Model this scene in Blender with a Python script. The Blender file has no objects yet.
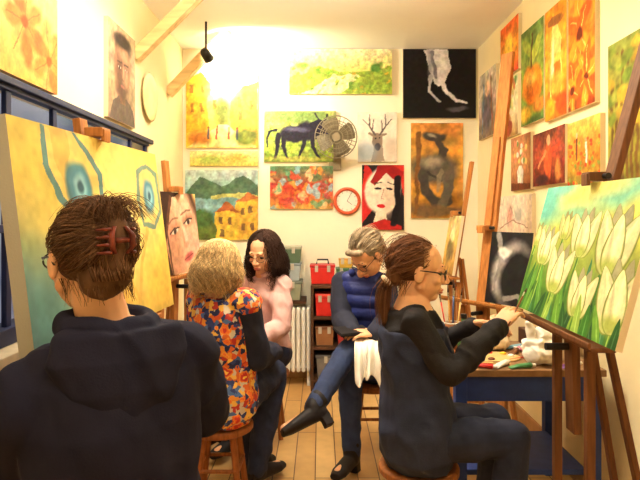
import bpy, bmesh, math, random
import numpy as np
from mathutils import Vector, Matrix
random.seed(7); RNG=np.random.RandomState(7)
SC=bpy.context.scene; C=SC.collection
F=560.0; CX=320.0; HY=215.0; CH=1.35
def V(*a): return Vector(a)
def P(px,py,d): return Vector(((px-CX)/F*d, d, CH-(py-HY)/F*d))
def lin(c): return tuple(((x/255)/12.92 if x/255<=.04045 else ((x/255+.055)/1.055)**2.4) for x in c)
# ------------------------------------------------------------------ materials
MC={}
def mat(name,rgb,rough=.6,var=.12,scale=18,bump=0,bscale=80,metal=0,spec=.3,emit=0,sss=0):
    if name in MC: return MC[name]
    m=bpy.data.materials.new(name); m.use_nodes=True; nt=m.node_tree; b=nt.nodes['Principled BSDF']
    tc=nt.nodes.new('ShaderNodeTexCoord'); nz=nt.nodes.new('ShaderNodeTexNoise'); nz.inputs['Scale'].default_value=scale; nz.inputs['Detail'].default_value=4
    nt.links.new(tc.outputs['Object'],nz.inputs['Vector'])
    r=nt.nodes.new('ShaderNodeValToRGB'); l=lin(rgb)
    r.color_ramp.elements[0].position=.3; r.color_ramp.elements[1].position=.7
    r.color_ramp.elements[0].color=(*[max(0,x*(1-var)) for x in l],1); r.color_ramp.elements[1].color=(*[min(1,x*(1+var)) for x in l],1)
    nt.links.new(nz.outputs['Fac'],r.inputs['Fac']); nt.links.new(r.outputs['Color'],b.inputs['Base Color'])
    b.inputs['Roughness'].default_value=rough; b.inputs['Metallic'].default_value=metal; b.inputs['Specular IOR Level'].default_value=spec
    if sss: b.inputs['Subsurface Weight'].default_value=sss; b.inputs['Subsurface Radius'].default_value=(.02,.008,.004)
    if bump:
        n2=nt.nodes.new('ShaderNodeTexNoise'); n2.inputs['Scale'].default_value=bscale; n2.inputs['Detail'].default_value=5
        nt.links.new(tc.outputs['Object'],n2.inputs['Vector'])
        bp=nt.nodes.new('ShaderNodeBump'); bp.inputs['Strength'].default_value=bump; bp.inputs['Distance'].default_value=.01
        nt.links.new(n2.outputs['Fac'],bp.inputs['Height']); nt.links.new(bp.outputs['Normal'],b.inputs['Normal'])
    if emit:
        nt.links.new(r.outputs['Color'],b.inputs['Emission Color']); b.inputs['Emission Strength'].default_value=emit
    MC[name]=m; return m
def matcol(name,rough=.55,bump=.15,bscale=150,spec=.25):
    if name in MC: return MC[name]
    m=bpy.data.materials.new(name); m.use_nodes=True; nt=m.node_tree; b=nt.nodes['Principled BSDF']
    a=nt.nodes.new('ShaderNodeAttribute'); a.attribute_name='Col'
    nt.links.new(a.outputs['Color'],b.inputs['Base Color']); b.inputs['Roughness'].default_value=rough; b.inputs['Specular IOR Level'].default_value=spec
    tc=nt.nodes.new('ShaderNodeTexCoord'); n2=nt.nodes.new('ShaderNodeTexNoise'); n2.inputs['Scale'].default_value=bscale
    nt.links.new(tc.outputs['Object'],n2.inputs['Vector'])
    bp=nt.nodes.new('ShaderNodeBump'); bp.inputs['Strength'].default_value=bump; bp.inputs['Distance'].default_value=.004
    nt.links.new(n2.outputs['Fac'],bp.inputs['Height']); nt.links.new(bp.outputs['Normal'],b.inputs['Normal'])
    MC[name]=m; return m
def wood(name,rgb,axis=2,scale=6):
    if name in MC: return MC[name]
    m=bpy.data.materials.new(name); m.use_nodes=True; nt=m.node_tree; b=nt.nodes['Principled BSDF']
    tc=nt.nodes.new('ShaderNodeTexCoord'); mp=nt.nodes.new('ShaderNodeMapping'); s=[14,14,14]; s[axis]=1.5; mp.inputs['Scale'].default_value=s
    nz=nt.nodes.new('ShaderNodeTexNoise'); nz.inputs['Scale'].default_value=scale; nz.inputs['Detail'].default_value=6
    r=nt.nodes.new('ShaderNodeValToRGB'); l=lin(rgb)
    r.color_ramp.elements[0].position=.3; r.color_ramp.elements[1].position=.7
    r.color_ramp.elements[0].color=(*[x*.65 for x in l],1); r.color_ramp.elements[1].color=(*[min(1,x*1.2) for x in l],1)
    nt.links.new(tc.outputs['Object'],mp.inputs['Vector']); nt.links.new(mp.outputs['Vector'],nz.inputs['Vector']); nt.links.new(nz.outputs['Fac'],r.inputs['Fac']); nt.links.new(r.outputs['Color'],b.inputs['Base Color'])
    b.inputs['Roughness'].default_value=.55; b.inputs['Specular IOR Level'].default_value=.25; MC[name]=m; return m
# ------------------------------------------------------------------ mesh builder
ROOTM={}
class MB:
    def __init__(s): s.v=[]; s.f=[]; s.col=None
    def add(s,vs,fs):
        o=len(s.v); s.v.extend([Vector(x) for x in vs]); s.f.extend([tuple(i+o for i in f) for f in fs]); return s
    def box(s,c,sz,R=None):
        c=Vector(c); h=[x/2 for x in sz]; vs=[]
        for z in (-1,1):
            for y in (-1,1):
                for x in (-1,1):
                    q=V(x*h[0],y*h[1],z*h[2]); vs.append(c+(R@q if R else q))
        return s.add(vs,[(0,2,3,1),(4,5,7,6),(0,1,5,4),(2,6,7,3),(0,4,6,2),(1,3,7,5)])
    def bar(s,p0,p1,w,t,side=None):
        p0=Vector(p0);p1=Vector(p1); d=(p1-p0).normalized()
        a=Vector(side) if side else (V(0,0,1) if abs(d.z)<.9 else V(1,0,0)); a=(a-d*a.dot(d)).normalized(); b=d.cross(a)
        vs=[p+a*(i*w/2)+b*(j*t/2) for p in (p0,p1) for i,j in ((-1,-1),(1,-1),(1,1),(-1,1))]
        return s.add(vs,[(3,2,1,0),(4,5,6,7)]+[(i,(i+1)%4,4+(i+1)%4,4+i) for i in range(4)])
    def rings(s,rs,cap=True):
        n=len(rs[0]); vs=[p for r in rs for p in r]; fs=[]
        for k in range(len(rs)-1):
            for i in range(n): j=(i+1)%n; fs.append((k*n+i,k*n+j,(k+1)*n+j,(k+1)*n+i))
        if cap: fs.append(tuple(range(n))[::-1]); fs.append(tuple((len(rs)-1)*n+i for i in range(n)))
        return s.add(vs,fs)
    def basis(s,d):
        d=d.normalized(); a=V(0,0,1) if abs(d.z)<.9 else V(1,0,0); a=(a-d*a.dot(d)).normalized(); return a,d.cross(a)
    def cyl(s,p0,p1,r0,r1=None,n=20):
        p0=Vector(p0);p1=Vector(p1); r1=r0 if r1 is None else r1; a,b=s.basis(p1-p0)
        ring=lambda p,r:[p+a*(r*math.cos(2*math.pi*i/n))+b*(r*math.sin(2*math.pi*i/n)) for i in range(n)]
        return s.rings([ring(p0,r0),ring(p1,r1)])
    def lathe(s,c,prof,n=28,axis=(0,0,1)):
        c=Vector(c); d=Vector(axis).normalized(); a,b=s.basis(d)
        return s.rings([[c+d*z+a*(r*math.cos(2*math.pi*i/n))+b*(r*math.sin(2*math.pi*i/n)) for i in range(n)] for r,z in prof])
    def tube(s,pts,r,n=6,r1=None):
        pts=[Vector(p) for p in pts]; R=[]; m=len(pts)
        for k,p in enumerate(pts):
            d=(pts[min(k+1,m-1)]-pts[max(k-1,0)]); a,b=s.basis(d if d.length>1e-9 else V(0,0,1))
            rr=r if r1 is None else r+(r1-r)*k/(m-1)
            R.append([p+a*(rr*math.cos(2*math.pi*i/n))+b*(rr*math.sin(2*math.pi*i/n)) for i in range(n)])
        return s.rings(R)
    def torus(s,c,nrm,R,r,N=40,n=8):
        c=Vector(c); d=Vector(nrm).normalized(); a,b=s.basis(d); vs=[];fs=[]
        for i in range(N):
            t=2*math.pi*i/N; e=a*math.cos(t)+b*math.sin(t)
            for j in range(n):
                q=2*math.pi*j/n; vs.append(c+e*(R+r*math.cos(q))+d*(r*math.sin(q)))
        for i in range(N):
            for j in range(n): fs.append((i*n+j,((i+1)%N)*n+j,((i+1)%N)*n+(j+1)%n,i*n+(j+1)%n))
        return s.add(vs,fs)
    def cap(s,p0,r0,p1,r1,n=14):
        p0=Vector(p0);p1=Vector(p1); d=p1-p0
        if d.length<1e-5: return s.ell(p0,(r0,r0,r0))
        a,b=s.basis(d); d=d.normalized(); R=[]
        for k in range(5):
            t=math.pi/2*(k+.3)/4.6; R.append((p0-d*(r0*math.cos(t)),r0*math.sin(t)))
        R.append((p0,r0)); R.append((p1,r1))
        for k in range(4,-1,-1):
            t=math.pi/2*(k+.3)/4.6; R.append((p1+d*(r1*math.cos(t)),r1*math.sin(t)))
        return s.rings([[p+a*(r*math.cos(2*math.pi*i/n))+b*(r*math.sin(2*math.pi*i/n)) for i in range(n)] for p,r in R])
    def ell(s,c,rad,R=None,n=20,m=12):
        c=Vector(c); rs=[]
        for k in range(m):
            t=math.pi*(k+.25)/(m-.5); 
            ring=[]
            for i in range(n):
                q=V(rad[0]*math.sin(t)*math.cos(2*math.pi*i/n),rad[1]*math.sin(t)*math.sin(2*math.pi*i/n),-rad[2]*math.cos(t)); ring.append(c+(R@q if R else q))
            rs.append(ring)
        return s.rings(rs)
    def loft(s,rs,n=28,e=2.3):
        out=[]
        for c,a,b in rs:
            ring=[]
            for i in range(n):
                t=2*math.pi*i/n; x=math.copysign(abs(math.cos(t))**(2/e),math.cos(t)); y=math.copysign(abs(math.sin(t))**(2/e),math.sin(t)); ring.append(Vector(c)+Vector(a)*x+Vector(b)*y)
            out.append(ring)
        return s.rings(out)
    def build(s,name,m,parent=None,world=True,smooth=False,bevel=0,voxel=0,it=0,disp=0,dsc=25,label=None,origin=None,quilt=0):
        vs=s.v
        if parent is not None:
            M=ROOTM.get(parent.name,Matrix()) ; 
            if world: Mi=M.inverted(); vs=[Mi@v for v in vs]
            loc=None
        else:
            if origin is None:
                xs=[v.x for v in vs];ys=[v.y for v in vs];zs=[v.z for v in vs]; origin=V((min(xs)+max(xs))/2,(min(ys)+max(ys))/2,min(zs))
            loc=Vector(origin); vs=[v-loc for v in vs]
        me=bpy.data.meshes.new(name); me.from_pydata([tuple(v) for v in vs],[],s.f); me.validate(); me.update()
        o=bpy.data.objects.new(name,me); C.objects.link(o)
        if not (voxel):
            bm=bmesh.new(); bm.from_mesh(me); bmesh.ops.recalc_face_normals(bm,faces=bm.faces); bm.to_mesh(me); bm.free()
        if voxel:
            r=o.modifiers.new('r','REMESH'); r.mode='VOXEL'; r.voxel_size=voxel
            if it: q=o.modifiers.new('s','SMOOTH'); q.factor=.5; q.iterations=it
            dg=bpy.context.evaluated_depsgraph_get(); me2=bpy.data.meshes.new_from_object(o.evaluated_get(dg)); o.modifiers.clear(); o.data=me2; bpy.data.meshes.remove(me); me=me2; me.name=name
            if disp: displace(me,disp,dsc,quilt=quilt)
            smooth=True
        if bevel:
            b=o.modifiers.new('b','BEVEL'); b.width=bevel; b.segments=2; b.limit_method='ANGLE'
        if smooth: me.polygons.foreach_set('use_smooth',[True]*len(me.polygons))
        me.materials.clear(); me.materials.append(m)
        if parent is not None: o.parent=parent; ROOTM[o.name]=ROOTM.get(parent.name,Matrix())
        else: o.location=loc; ROOTM[o.name]=Matrix.Translation(loc)
        if label: o['label']=label
        return o
def snoise(co,sc,seed=0):
    r=np.random.RandomState(seed); out=np.zeros(len(co))
    for k in range(5):
        d=r.randn(3);d/=np.linalg.norm(d); e=r.randn(3);e/=np.linalg.norm(e); s_=sc*(.6+.35*k)
        out+=np.sin(co@d*s_+1.6*np.sin(co@e*s_*.7+r.rand()*6)+r.rand()*6)/(1+.4*k)
    return out/2.2
def displace(me,amp,sc,seed=3,quilt=0):
    n=len(me.vertices); co=np.zeros(n*3); me.vertices.foreach_get('co',co); co=co.reshape(-1,3); nm=np.zeros(n*3); me.vertices.foreach_get('normal',nm); nm=nm.reshape(-1,3)
    d=amp*.7*snoise(co,sc,seed)
    rd=1-2*np.abs(np.clip(snoise(co*np.array([1,1,.8]),sc*.8,seed+9)*1.1,-1,1)); d=d+amp*.7*np.clip(rd,-.4,1)
    if quilt: d=d+.012*(np.abs(np.sin(co[:,2]*math.pi/quilt))**.6-.5)
    co+=nm*d[:,None]; me.vertices.foreach_set('co',co.ravel()); me.update()
def tag(o,label,cat,group=None):
    o['label']=label; o['category']=cat
    if group: o['group']=group
    return o
def root(name,label,cat,loc=(0,0,0),rz=0,group=None):
    o=bpy.data.objects.new(name,None); C.objects.link(o); o.location=loc; o.rotation_euler=(0,0,rz); o.empty_display_size=.05
    ROOTM[o.name]=Matrix.Translation(Vector(loc))@Matrix.Rotation(rz,4,'Z'); return tag(o,label,cat,group)
def struct(o): o['kind']='structure'; return o
# ------------------------------------------------------------------ room
LX,RX,BY,FY,CZ=-1.14,1.31,4.65,-1.3,2.73
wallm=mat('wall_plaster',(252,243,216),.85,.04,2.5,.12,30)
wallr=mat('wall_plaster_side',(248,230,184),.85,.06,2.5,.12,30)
ceilm=mat('ceiling_paint',(253,252,248),.9,.02,3)
def sbox(name,c,sz,m,bevel=0):
    return struct(MB().box(c,sz).build(name,m,bevel=bevel))
fm=bpy.data.materials.new('floor_planks'); fm.use_nodes=True; nt=fm.node_tree; b=nt.nodes['Principled BSDF']
tc=nt.nodes.new('ShaderNodeTexCoord'); mp=nt.nodes.new('ShaderNodeMapping'); mp.inputs['Rotation'].default_value=(0,0,math.pi/2)
br=nt.nodes.new('ShaderNodeTexBrick'); br.inputs['Scale'].default_value=1; br.inputs['Brick Width'].default_value=1.2; br.inputs['Row Height'].default_value=.11; br.inputs['Mortar Size'].default_value=.003
br.inputs['Color1'].default_value=(*lin((224,182,118)),1); br.inputs['Color2'].default_value=(*lin((202,152,88)),1); br.inputs['Mortar'].default_value=(*lin((96,62,32)),1)
nz=nt.nodes.new('ShaderNodeTexNoise'); nz.inputs['Scale'].default_value=14; mx=nt.nodes.new('ShaderNodeMixRGB'); mx.blend_type='MULTIPLY'; mx.inputs['Fac'].default_value=.3
nt.links.new(tc.outputs['Object'],mp.inputs['Vector']); nt.links.new(mp.outputs['Vector'],br.inputs['Vector']); nt.links.new(tc.outputs['Object'],nz.inputs['Vector'])
nt.links.new(br.outputs['Color'],mx.inputs['Color1']); nt.links.new(nz.outputs['Fac'],mx.inputs['Color2']); nt.links.new(mx.outputs['Color'],b.inputs['Base Color']); b.inputs['Roughness'].default_value=.4
sbox('floor',((LX+RX)/2,(BY+FY)/2,-.05),(RX-LX+.3,BY-FY+.3,.1),fm)
sbox('ceiling',((LX+RX)/2,(BY+FY)/2,CZ+.05),(RX-LX+.3,BY-FY+.3,.1),ceilm)
sbox('wall_back',((LX+RX)/2,BY+.06,CZ/2),(RX-LX+.3,.12,CZ),wallm)
sbox('wall_right',(RX+.06,(BY+FY)/2,CZ/2),(.12,BY-FY,CZ),wallr)
sbox('wall_front',((LX+RX)/2,FY-.06,CZ/2),(RX-LX+.3,.12,CZ),wallr)
WY0,WY1,WZ0,WZ1=1.25,3.72,.88,1.83
w=MB(); 
w.box((LX-.06,(WY0+FY)/2,CZ/2),(.12,WY0-FY,CZ)); w.box((LX-.06,(BY+WY1)/2,CZ/2),(.12,BY-WY1,CZ))
w.box((LX-.06,(WY0+WY1)/2,WZ0/2),(.12,WY1-WY0,WZ0)); w.box((LX-.06,(WY0+WY1)/2,(WZ1+CZ)/2),(.12,WY1-WY0,CZ-WZ1))
struct(w.build('wall_left',wallr))
bluem=mat('blue_frame_paint',(28,36,70),.45,.2,10)
wr=struct(root('window_1','x','x',(LX,WY0,WZ0))); 
for k in ('label','category'): del wr[k]
fr=MB()
fr.box((LX-.015,(WY0+WY1)/2,WZ1-.012),(.04,WY1-WY0,.024)); fr.box((LX-.03,(WY0+WY1)/2,WZ0+.03),(.1,WY1-WY0,.06))
for y in (WY0+.03,1.66,2.06,2.42,2.74,3.05,3.4,WY1-.03): fr.box((LX-.015,y,(WZ0+WZ1)/2),(.022,.035,WZ1-WZ0-.05))
fr.box((LX-.015,(WY0+WY1)/2,1.30),(.022,WY1-WY0-.1,.03))
struct(fr.build('window_frame',bluem,wr,bevel=.003))
gm=bpy.data.materials.new('window_glass'); gm.use_nodes=True; g=gm.node_tree.nodes['Principled BSDF']; g.inputs['Transmission Weight'].default_value=1; g.inputs['Roughness'].default_value=.02; g.inputs['IOR'].default_value=1.1; g.inputs['Base Color'].default_value=(.85,.9,1,1)
struct(MB().box((LX-.02,(WY0+WY1)/2,(WZ0+WZ1)/2),(.006,WY1-WY0-.06,WZ1-WZ0-.04)).build('window_pane',gm,wr))
struct(MB().box((LX+.010,(WY0+WY1)/2,WZ1+.008),(.022,WY1-WY0+.1,.028)).build('trim_1',bluem,bevel=.004))
struct(MB().box((LX+.045,(WY0+WY1)/2,WZ0-.02),(.1,WY1-WY0+.1,.035)).build('trim_2',mat('sill_paint',(200,184,156),.6),bevel=.004))
bbm=mat('baseboard_paint',(170,130,86),.5)
struct(MB().box((LX+.008,(BY+FY)/2,.05),(.016,BY-FY,.1)).build('baseboard_left',bbm)); struct(MB().box((RX-.008,(BY+FY)/2,.05),(.016,BY-FY,.1)).build('baseboard_right',bbm)); struct(MB().box(((LX+RX)/2,BY-.008,.05),(RX-LX-.04,.016,.1)).build('baseboard_back',bbm))
# ------------------------------------------------------------------ painter
class Pic:
    def __init__(s,w,h,n):
        s.A=w/h; s.ny=n; s.nx=max(8,int(n*s.A)); u=np.linspace(0,1,s.nx); v=np.linspace(0,1,s.ny)
        s.U,s.Vv=np.meshgrid(u,v); s.X=s.U*s.A; s.Y=s.Vv.copy(); s.c=np.zeros((s.ny,s.nx,3)); s.rs=np.random.RandomState(int(w*1000+h*77))
    def val(s,sc,ax=1.0):
        g=s.rs.rand(int(sc)+3,int(sc*s.A*ax)+3); x=s.U*(g.shape[1]-2); y=s.Vv*(g.shape[0]-2); i=x.astype(int);j=y.astype(int);fx=x-i;fy=y-j; fx=fx*fx*(3-2*fx);fy=fy*fy*(3-2*fy)
        return (g[j,i]*(1-fx)+g[j,i+1]*fx)*(1-fy)+(g[j+1,i]*(1-fx)+g[j+1,i+1]*fx)*fy
    def warp(s,a,sc=6):
        s.X=s.X+a*(s.val(sc)-.5)+a*.4*(s.val(sc*4)-.5); s.Y=s.Y+a*(s.val(sc)-.5)+a*.4*(s.val(sc*4)-.5); return s
    def turn(s,ang,k=1,cx=.5,cy=.5):
        x=(s.X-cx*s.A)*k; y=(s.Y-cy)*k; c,q=math.cos(ang),math.sin(ang); s.X=cx*s.A+x*c-y*q; s.Y=cy+x*q+y*c; return s
    def bg(s,*cols):
        t=np.clip(s.Y,0,1)*(len(cols)-1); k=np.minimum(t.astype(int),max(len(cols)-2,0)); f=(t-k)[...,None]; cc=np.array(cols,float)
        s.c=cc[k]*(1-f)+cc[np.minimum(k+1,len(cols)-1)]*f if len(cols)>1 else np.zeros_like(s.c)+cc[0]; return s
    def mix(s,m,col,a=1): m=np.clip(m,0,1)[...,None]*a; s.c=s.c*(1-m)+np.array(col,float)*m; return s
    def ell(s,u,v,ru,rv,col,rot=0,a=1,soft=.12):
        x=s.X-u*s.A; y=s.Y-v; c,q=math.cos(rot),math.sin(rot); d=np.sqrt(((x*c+y*q)/ru)**2+((-x*q+y*c)/rv)**2); return s.mix((1+soft/2-d)/soft,col,a)
    def petal(s,u,v,hw,L,col,rot=0,a=1,soft=.1,tip=1.5):
        """pointed petal: base at (u,v), length L along rot (0 = up, + = right), half width hw"""
        x=s.X-u*s.A; y=s.Y-v; c,q=math.cos(rot),math.sin(rot); t=(x*q+y*c)/L; k=(x*c-y*q); tt=np.clip(t,0.0001,.9999)
        w=hw*np.sin(math.pi*tt**.72)**.62*(1-.15*tt**tip); m=np.where((t>0)&(t<1),(1-np.abs(k)/(w+1e-6))/soft,0); return s.mix(m,col,a)
    def poly(s,pts,col,a=1):
        x,y=s.X,s.Y; ins=np.zeros(x.shape,bool); n=len(pts)
        for i in range(n):
            x0,y0=pts[i][0]*s.A,pts[i][1]; x1,y1=pts[(i+1)%n][0]*s.A,pts[(i+1)%n][1]
            if y0==y1: continue
            ins^=((y0>y)!=(y1>y))&(x<(x1-x0)*(y-y0)/(y1-y0)+x0)
        return s.mix(ins.astype(float),col,a)
    def line(s,pts,w,col,w2=None,a=1):
        w2=w if w2 is None else w2; n=len(pts)-1
        for i in range(n):
            x0,y0=pts[i][0]*s.A,pts[i][1]; x1,y1=pts[i+1][0]*s.A,pts[i+1][1]; dx,dy=x1-x0,y1-y0; L=dx*dx+dy*dy+1e-9
            t=np.clip(((s.X-x0)*dx+(s.Y-y0)*dy)/L,0,1); d=np.hypot(s.X-x0-t*dx,s.Y-y0-t*dy); ww=w+(w2-w)*((i+t)/n); s.mix((ww-d)/(ww*.3+1e-6)+.3,col,a)
        return s
    def nz(s,amp,sc=14,ax=1):
        s.c=s.c*(1+amp*(s.val(sc,ax)-.5)[...,None]+amp*.6*(s.val(sc*3,ax)-.5)[...,None])+amp*40*(np.dstack([s.val(sc,ax) for _ in range(3)])-.5); return s
def tolin(c):
    c=np.clip(c/255,0,1); return np.where(c<=.04045,c/12.92,((c+.055)/1.055)**2.4)
pm=matcol('painted_canvas',.65,.2,220,.15)
def painting(label,w,h,n,fn,loc,rz=0,lean=0,t=.024,group=None,edge=(225,205,165),cat='painting'):
    """loc = bottom-centre of the front face; faces -Y locally"""
    p=Pic(w,h,n); fn(p); nx,ny=p.nx,p.ny
    vs=[(w*(x-.5),0,h*y) for y in np.linspace(0,1,ny) for x in np.linspace(0,1,nx)]
    fs=[(j*nx+i,j*nx+i+1,(j+1)*nx+i+1,(j+1)*nx+i) for j in range(ny-1) for i in range(nx-1)]
    o0=len(vs); vs+=[(sx*w/2,y,z) for y in (0,t) for z in (0,h) for sx in (-1,1)]
    q=lambda *a: tuple(o0+i for i in a)
    fs+=[q(4,6,7,5),q(0,4,5,1),q(2,3,7,6),q(0,2,6,4),q(1,5,7,3)]
    me=bpy.data.meshes.new('painting'); me.from_pydata(vs,[],fs); me.update()
    a=me.color_attributes.new('Col','FLOAT_COLOR','POINT'); cc=np.ones((len(vs),4)); cc[:o0,:3]=tolin(p.c).reshape(-1,3); cc[o0:,:3]=tolin(np.array(edge,float)); a.data.foreach_set('color',cc.ravel())
    me.materials.append(pm); o=bpy.data.objects.new('painting',me); C.objects.link(o); o.location=loc; o.rotation_euler=(-math.atan(lean),0,rz)
    return tag(o,label,cat,group)
WG=.0241
def backp(label,x0,y0,x1,y1,fn,n=84,**k):
    d=BY-WG; a=P(x0,y1,d); b_=P(x1,y0,d); return painting(label,b_.x-a.x,b_.z-a.z,n,fn,((a.x+b_.x)/2,d,a.z),**k)
def rightp(label,Y0,Y1,z0,z1,fn,n=80,**k): return painting(label,Y1-Y0,z1-z0,n,fn,(RX-WG,(Y0+Y1)/2,z0),rz=-math.pi/2,**k)
def leftp(label,Y0,Y1,z0,z1,fn,n=80,**k): return painting(label,Y1-Y0,z1-z0,n,fn,(LX+WG,(Y0+Y1)/2,z0),rz=math.pi/2,**k)
R_=random.Random(11)
def pc_hills(p):
    p.warp(.08); p.bg((180,190,84),(215,205,110),(244,232,180)); p.poly([(0,.35),(.3,.6),(.6,.45),(1,.65),(1,0),(0,0)],(150,176,70)); p.poly([(.1,0),(.45,.42),(.7,.4),(.5,0)],(240,228,160))
    for i in range(46): p.ell(R_.random(),R_.random()*.55,.05,.025,[(110,155,54),(232,180,56),(170,190,80)][i%3],a=.8,rot=R_.random())
    p.ell(.85,.6,.12,.12,(84,130,54),soft=.5); p.ell(.12,.62,.12,.1,(110,150,64),soft=.5); p.nz(.35,16)
def pc_horse_leg(p):
    p.bg((22,20,20),(30,28,30)); p.warp(.04)
    p.poly([(.3,1),(.62,1),(.66,.72),(.58,.5),(.5,.46),(.42,.52),(.34,.72)],(225,222,225)); p.line([(.55,.55),(.6,.38),(.72,.27),(.86,.22)],.035,(235,232,235),.02); p.line([(.38,.6),(.36,.4),(.5,.25)],.03,(190,188,195),.016)
    p.line([(.4,.95),(.44,.6)],.03,(120,118,130)); p.ell(.55,.8,.05,.12,(250,248,248),soft=.8); p.ell(.37,.8,.04,.2,(150,148,158),soft=.9,a=.7); p.ell(.75,.13,.14,.035,(90,88,92),soft=.6); p.nz(.2,20)
def pc_bull(p):
    p.warp(.04); p.bg((130,150,60),(160,180,80),(180,180,100)); p.nz(.45,14); p.ell(.5,.9,.7,.14,(100,132,70),a=.7,soft=.6)
    k=(40,36,48); p.ell(.42,.55,.28,.16,k,soft=.3); p.ell(.58,.6,.2,.19,k,soft=.3); p.poly([(.6,.74),(.78,.84),(.9,.74),(.97,.52),(.9,.42),(.78,.4),(.7,.44)],k)
    for u,a in ((.2,.16),(.28,.33),(.56,.48),(.68,.78)): p.line([(u,.52),(u-.01,.3),(a,.08)],.055,k,.025)
    p.line([(.16,.62),(.06,.58),(.04,.3)],.035,k,.012); p.line([(.78,.8),(.72,.94)],.018,k); p.line([(.84,.8),(.88,.94)],.018,k); p.ell(.45,.64,.24,.05,(84,80,104),soft=.8); p.ell(.86,.55,.05,.05,(70,64,80),soft=.8); p.ell(.5,.06,.6,.05,(200,180,90),a=.6,soft=.8)
    p.nz(.25,30)
def pc_abstract(p):
    p.bg((200,150,70),(180,60,40),(90,130,90)); p.warp(.14)
    for i in range(60): p.ell(R_.random(),R_.random(),.05+.08*R_.random(),.04+.06*R_.random(),[(205,70,50),(100,150,110),(225,140,60),(140,180,190),(240,190,140),(170,60,60),(90,120,80)][i%7],rot=R_.random()*3,a=.8,soft=.4)
    p.nz(.35,18)
def pc_deer(p):
    p.bg((225,212,195),(242,232,215)); p.nz(.12,9); k=(90,80,76); p.warp(.03)
    p.poly([(.34,0),(.42,.4),(.6,.4),(.7,0)],(150,135,120)); p.ell(.5,.42,.11,.17,(130,112,98)); p.ell(.5,.3,.06,.08,(70,65,70)); p.ell(.36,.55,.08,.03,(140,120,100),rot=-.4); p.ell(.65,.55,.08,.03,(140,120,100),rot=.4)
    for s in (-1,1):
        p.line([(.5+s*.06,.55),(.5+s*.2,.72),(.5+s*.2,.95)],.022,k,.01); p.line([(.5+s*.18,.7),(.5+s*.36,.85)],.016,k,.008); p.line([(.5+s*.12,.64),(.5+s*.1,.85)],.014,k,.008)
    p.ell(.45,.48,.015,.02,(20,20,20)); p.ell(.56,.48,.015,.02,(20,20,20)); p.ell(.2,.2,.2,.2,(150,175,195),a=.6,soft=.8); p.ell(.85,.3,.14,.2,(190,170,150),a=.6,soft=.8)
def pc_popface(p):
    p.bg((34,26,28)); p.warp(.02); p.turn(.12,.95); p.poly([(.0,.0),(.3,.3),(.25,.8),(.0,1)],(190,40,36)); p.poly([(.55,1),(1,1),(1,.5),(.8,.85)],(200,50,40)); p.ell(.48,.6,.27,.35,(240,226,205)); p.ell(.66,.5,.1,.25,(220,190,165),a=.7,soft=.7); p.poly([(.16,.7),(.3,.95),(.6,1),(.9,.9),(.8,.74),(.5,.85),(.27,.66)],(150,25,28))
    p.poly([(.4,.3),(.62,.3),(.7,0),(.3,0)],(235,215,190)); p.ell(.36,.62,.055,.018,(25,20,25)); p.ell(.62,.64,.055,.018,(25,20,25)); p.line([(.26,.69),(.42,.71)],.008,(50,36,35)); p.line([(.55,.73),(.72,.71)],.008,(50,36,35)); p.line([(.49,.62),(.46,.48),(.52,.47)],.007,(200,152,132)); p.ell(.48,.37,.06,.025,(200,30,36)); p.poly([(0,0),(1,0),(1,.12),(.6,.2),(.3,.1)],(175,35,32)); p.line([(.78,.8),(.86,.4),(.8,.15)],.05,(25,18,22)); p.nz(.15,16)
def pc_chairfig(p):
    p.bg((150,95,35),(205,148,65),(195,132,60)); p.warp(.05); p.nz(.4,9); k=(66,60,54)
    p.ell(.45,.86,.14,.05,k,soft=.3); p.line([(.5,.84),(.62,.72),(.6,.62)],.04,k,.05); p.ell(.46,.52,.24,.15,(86,80,70),soft=.4); p.line([(.28,.55),(.28,.28),(.5,.16),(.75,.2)],.06,k,.05); p.line([(.7,.5),(.74,.32),(.62,.12)],.06,(92,84,72),.05); p.ell(.5,.08,.35,.06,(110,84,55),soft=.6); p.ell(.4,.58,.12,.06,(150,138,116),soft=.9); p.line([(.12,.05),(.15,.9)],.02,(120,80,40)); p.ell(.4,.88,.05,.02,(160,148,124),soft=.8); p.line([(.35,.48),(.6,.4)],.012,(50,46,44)); p.line([(.5,.3),(.62,.5)],.02,(140,126,100),a=.7)
    p.nz(.2,22)
def pc_town(p):
    p.bg((225,176,60),(238,200,96),(190,208,190)); p.warp(.03); p.poly([(0,.2),(0,.92),(.2,1),(.34,.86),(.34,.25)],(210,158,50)); p.poly([(.3,.25),(.3,.7),(.5,.66),(.5,.25)],(232,186,84)); p.poly([(.62,.2),(.62,.62),(.8,.82),(1,.86),(1,.2)],(200,142,54)); p.ell(.52,.75,.2,.16,(140,174,176),a=.6,soft=.8); p.ell(.5,.45,.1,.22,(116,126,54),soft=.6); p.ell(.84,.62,.16,.12,(136,136,54),a=.8,soft=.7)
    for u,v in ((.06,.72),(.2,.72),(.06,.48),(.2,.48),(.38,.52),(.72,.55),(.88,.5),(.74,.38)): p.poly([(u,v),(u+.045,v),(u+.045,v+.12),(u,v+.12)],(130,90,40),.8)
    p.poly([(0,0),(1,0),(.6,.3),(.45,.3)],(240,212,134)); p.ell(.2,.13,.16,.09,(184,100,40),a=.8,soft=.7); p.ell(.84,.14,.16,.12,(106,116,50),soft=.6)
    for u in (.3,.42,.6,.72): p.line([(u,.12),(u,.24)],.016,[(190,50,40),(60,60,80)][int(u*10)%2],a=.8); p.ell(u,.27,.014,.018,(120,70,40))
    p.nz(.35,16)
def pc_strip(p): p.bg((210,190,90),(240,220,150)); p.warp(.1); p.ell(.3,.4,.9,.3,(170,185,90),soft=.8); p.ell(.7,.5,.7,.3,(225,170,80),soft=.8); p.nz(.3,8)
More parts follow.
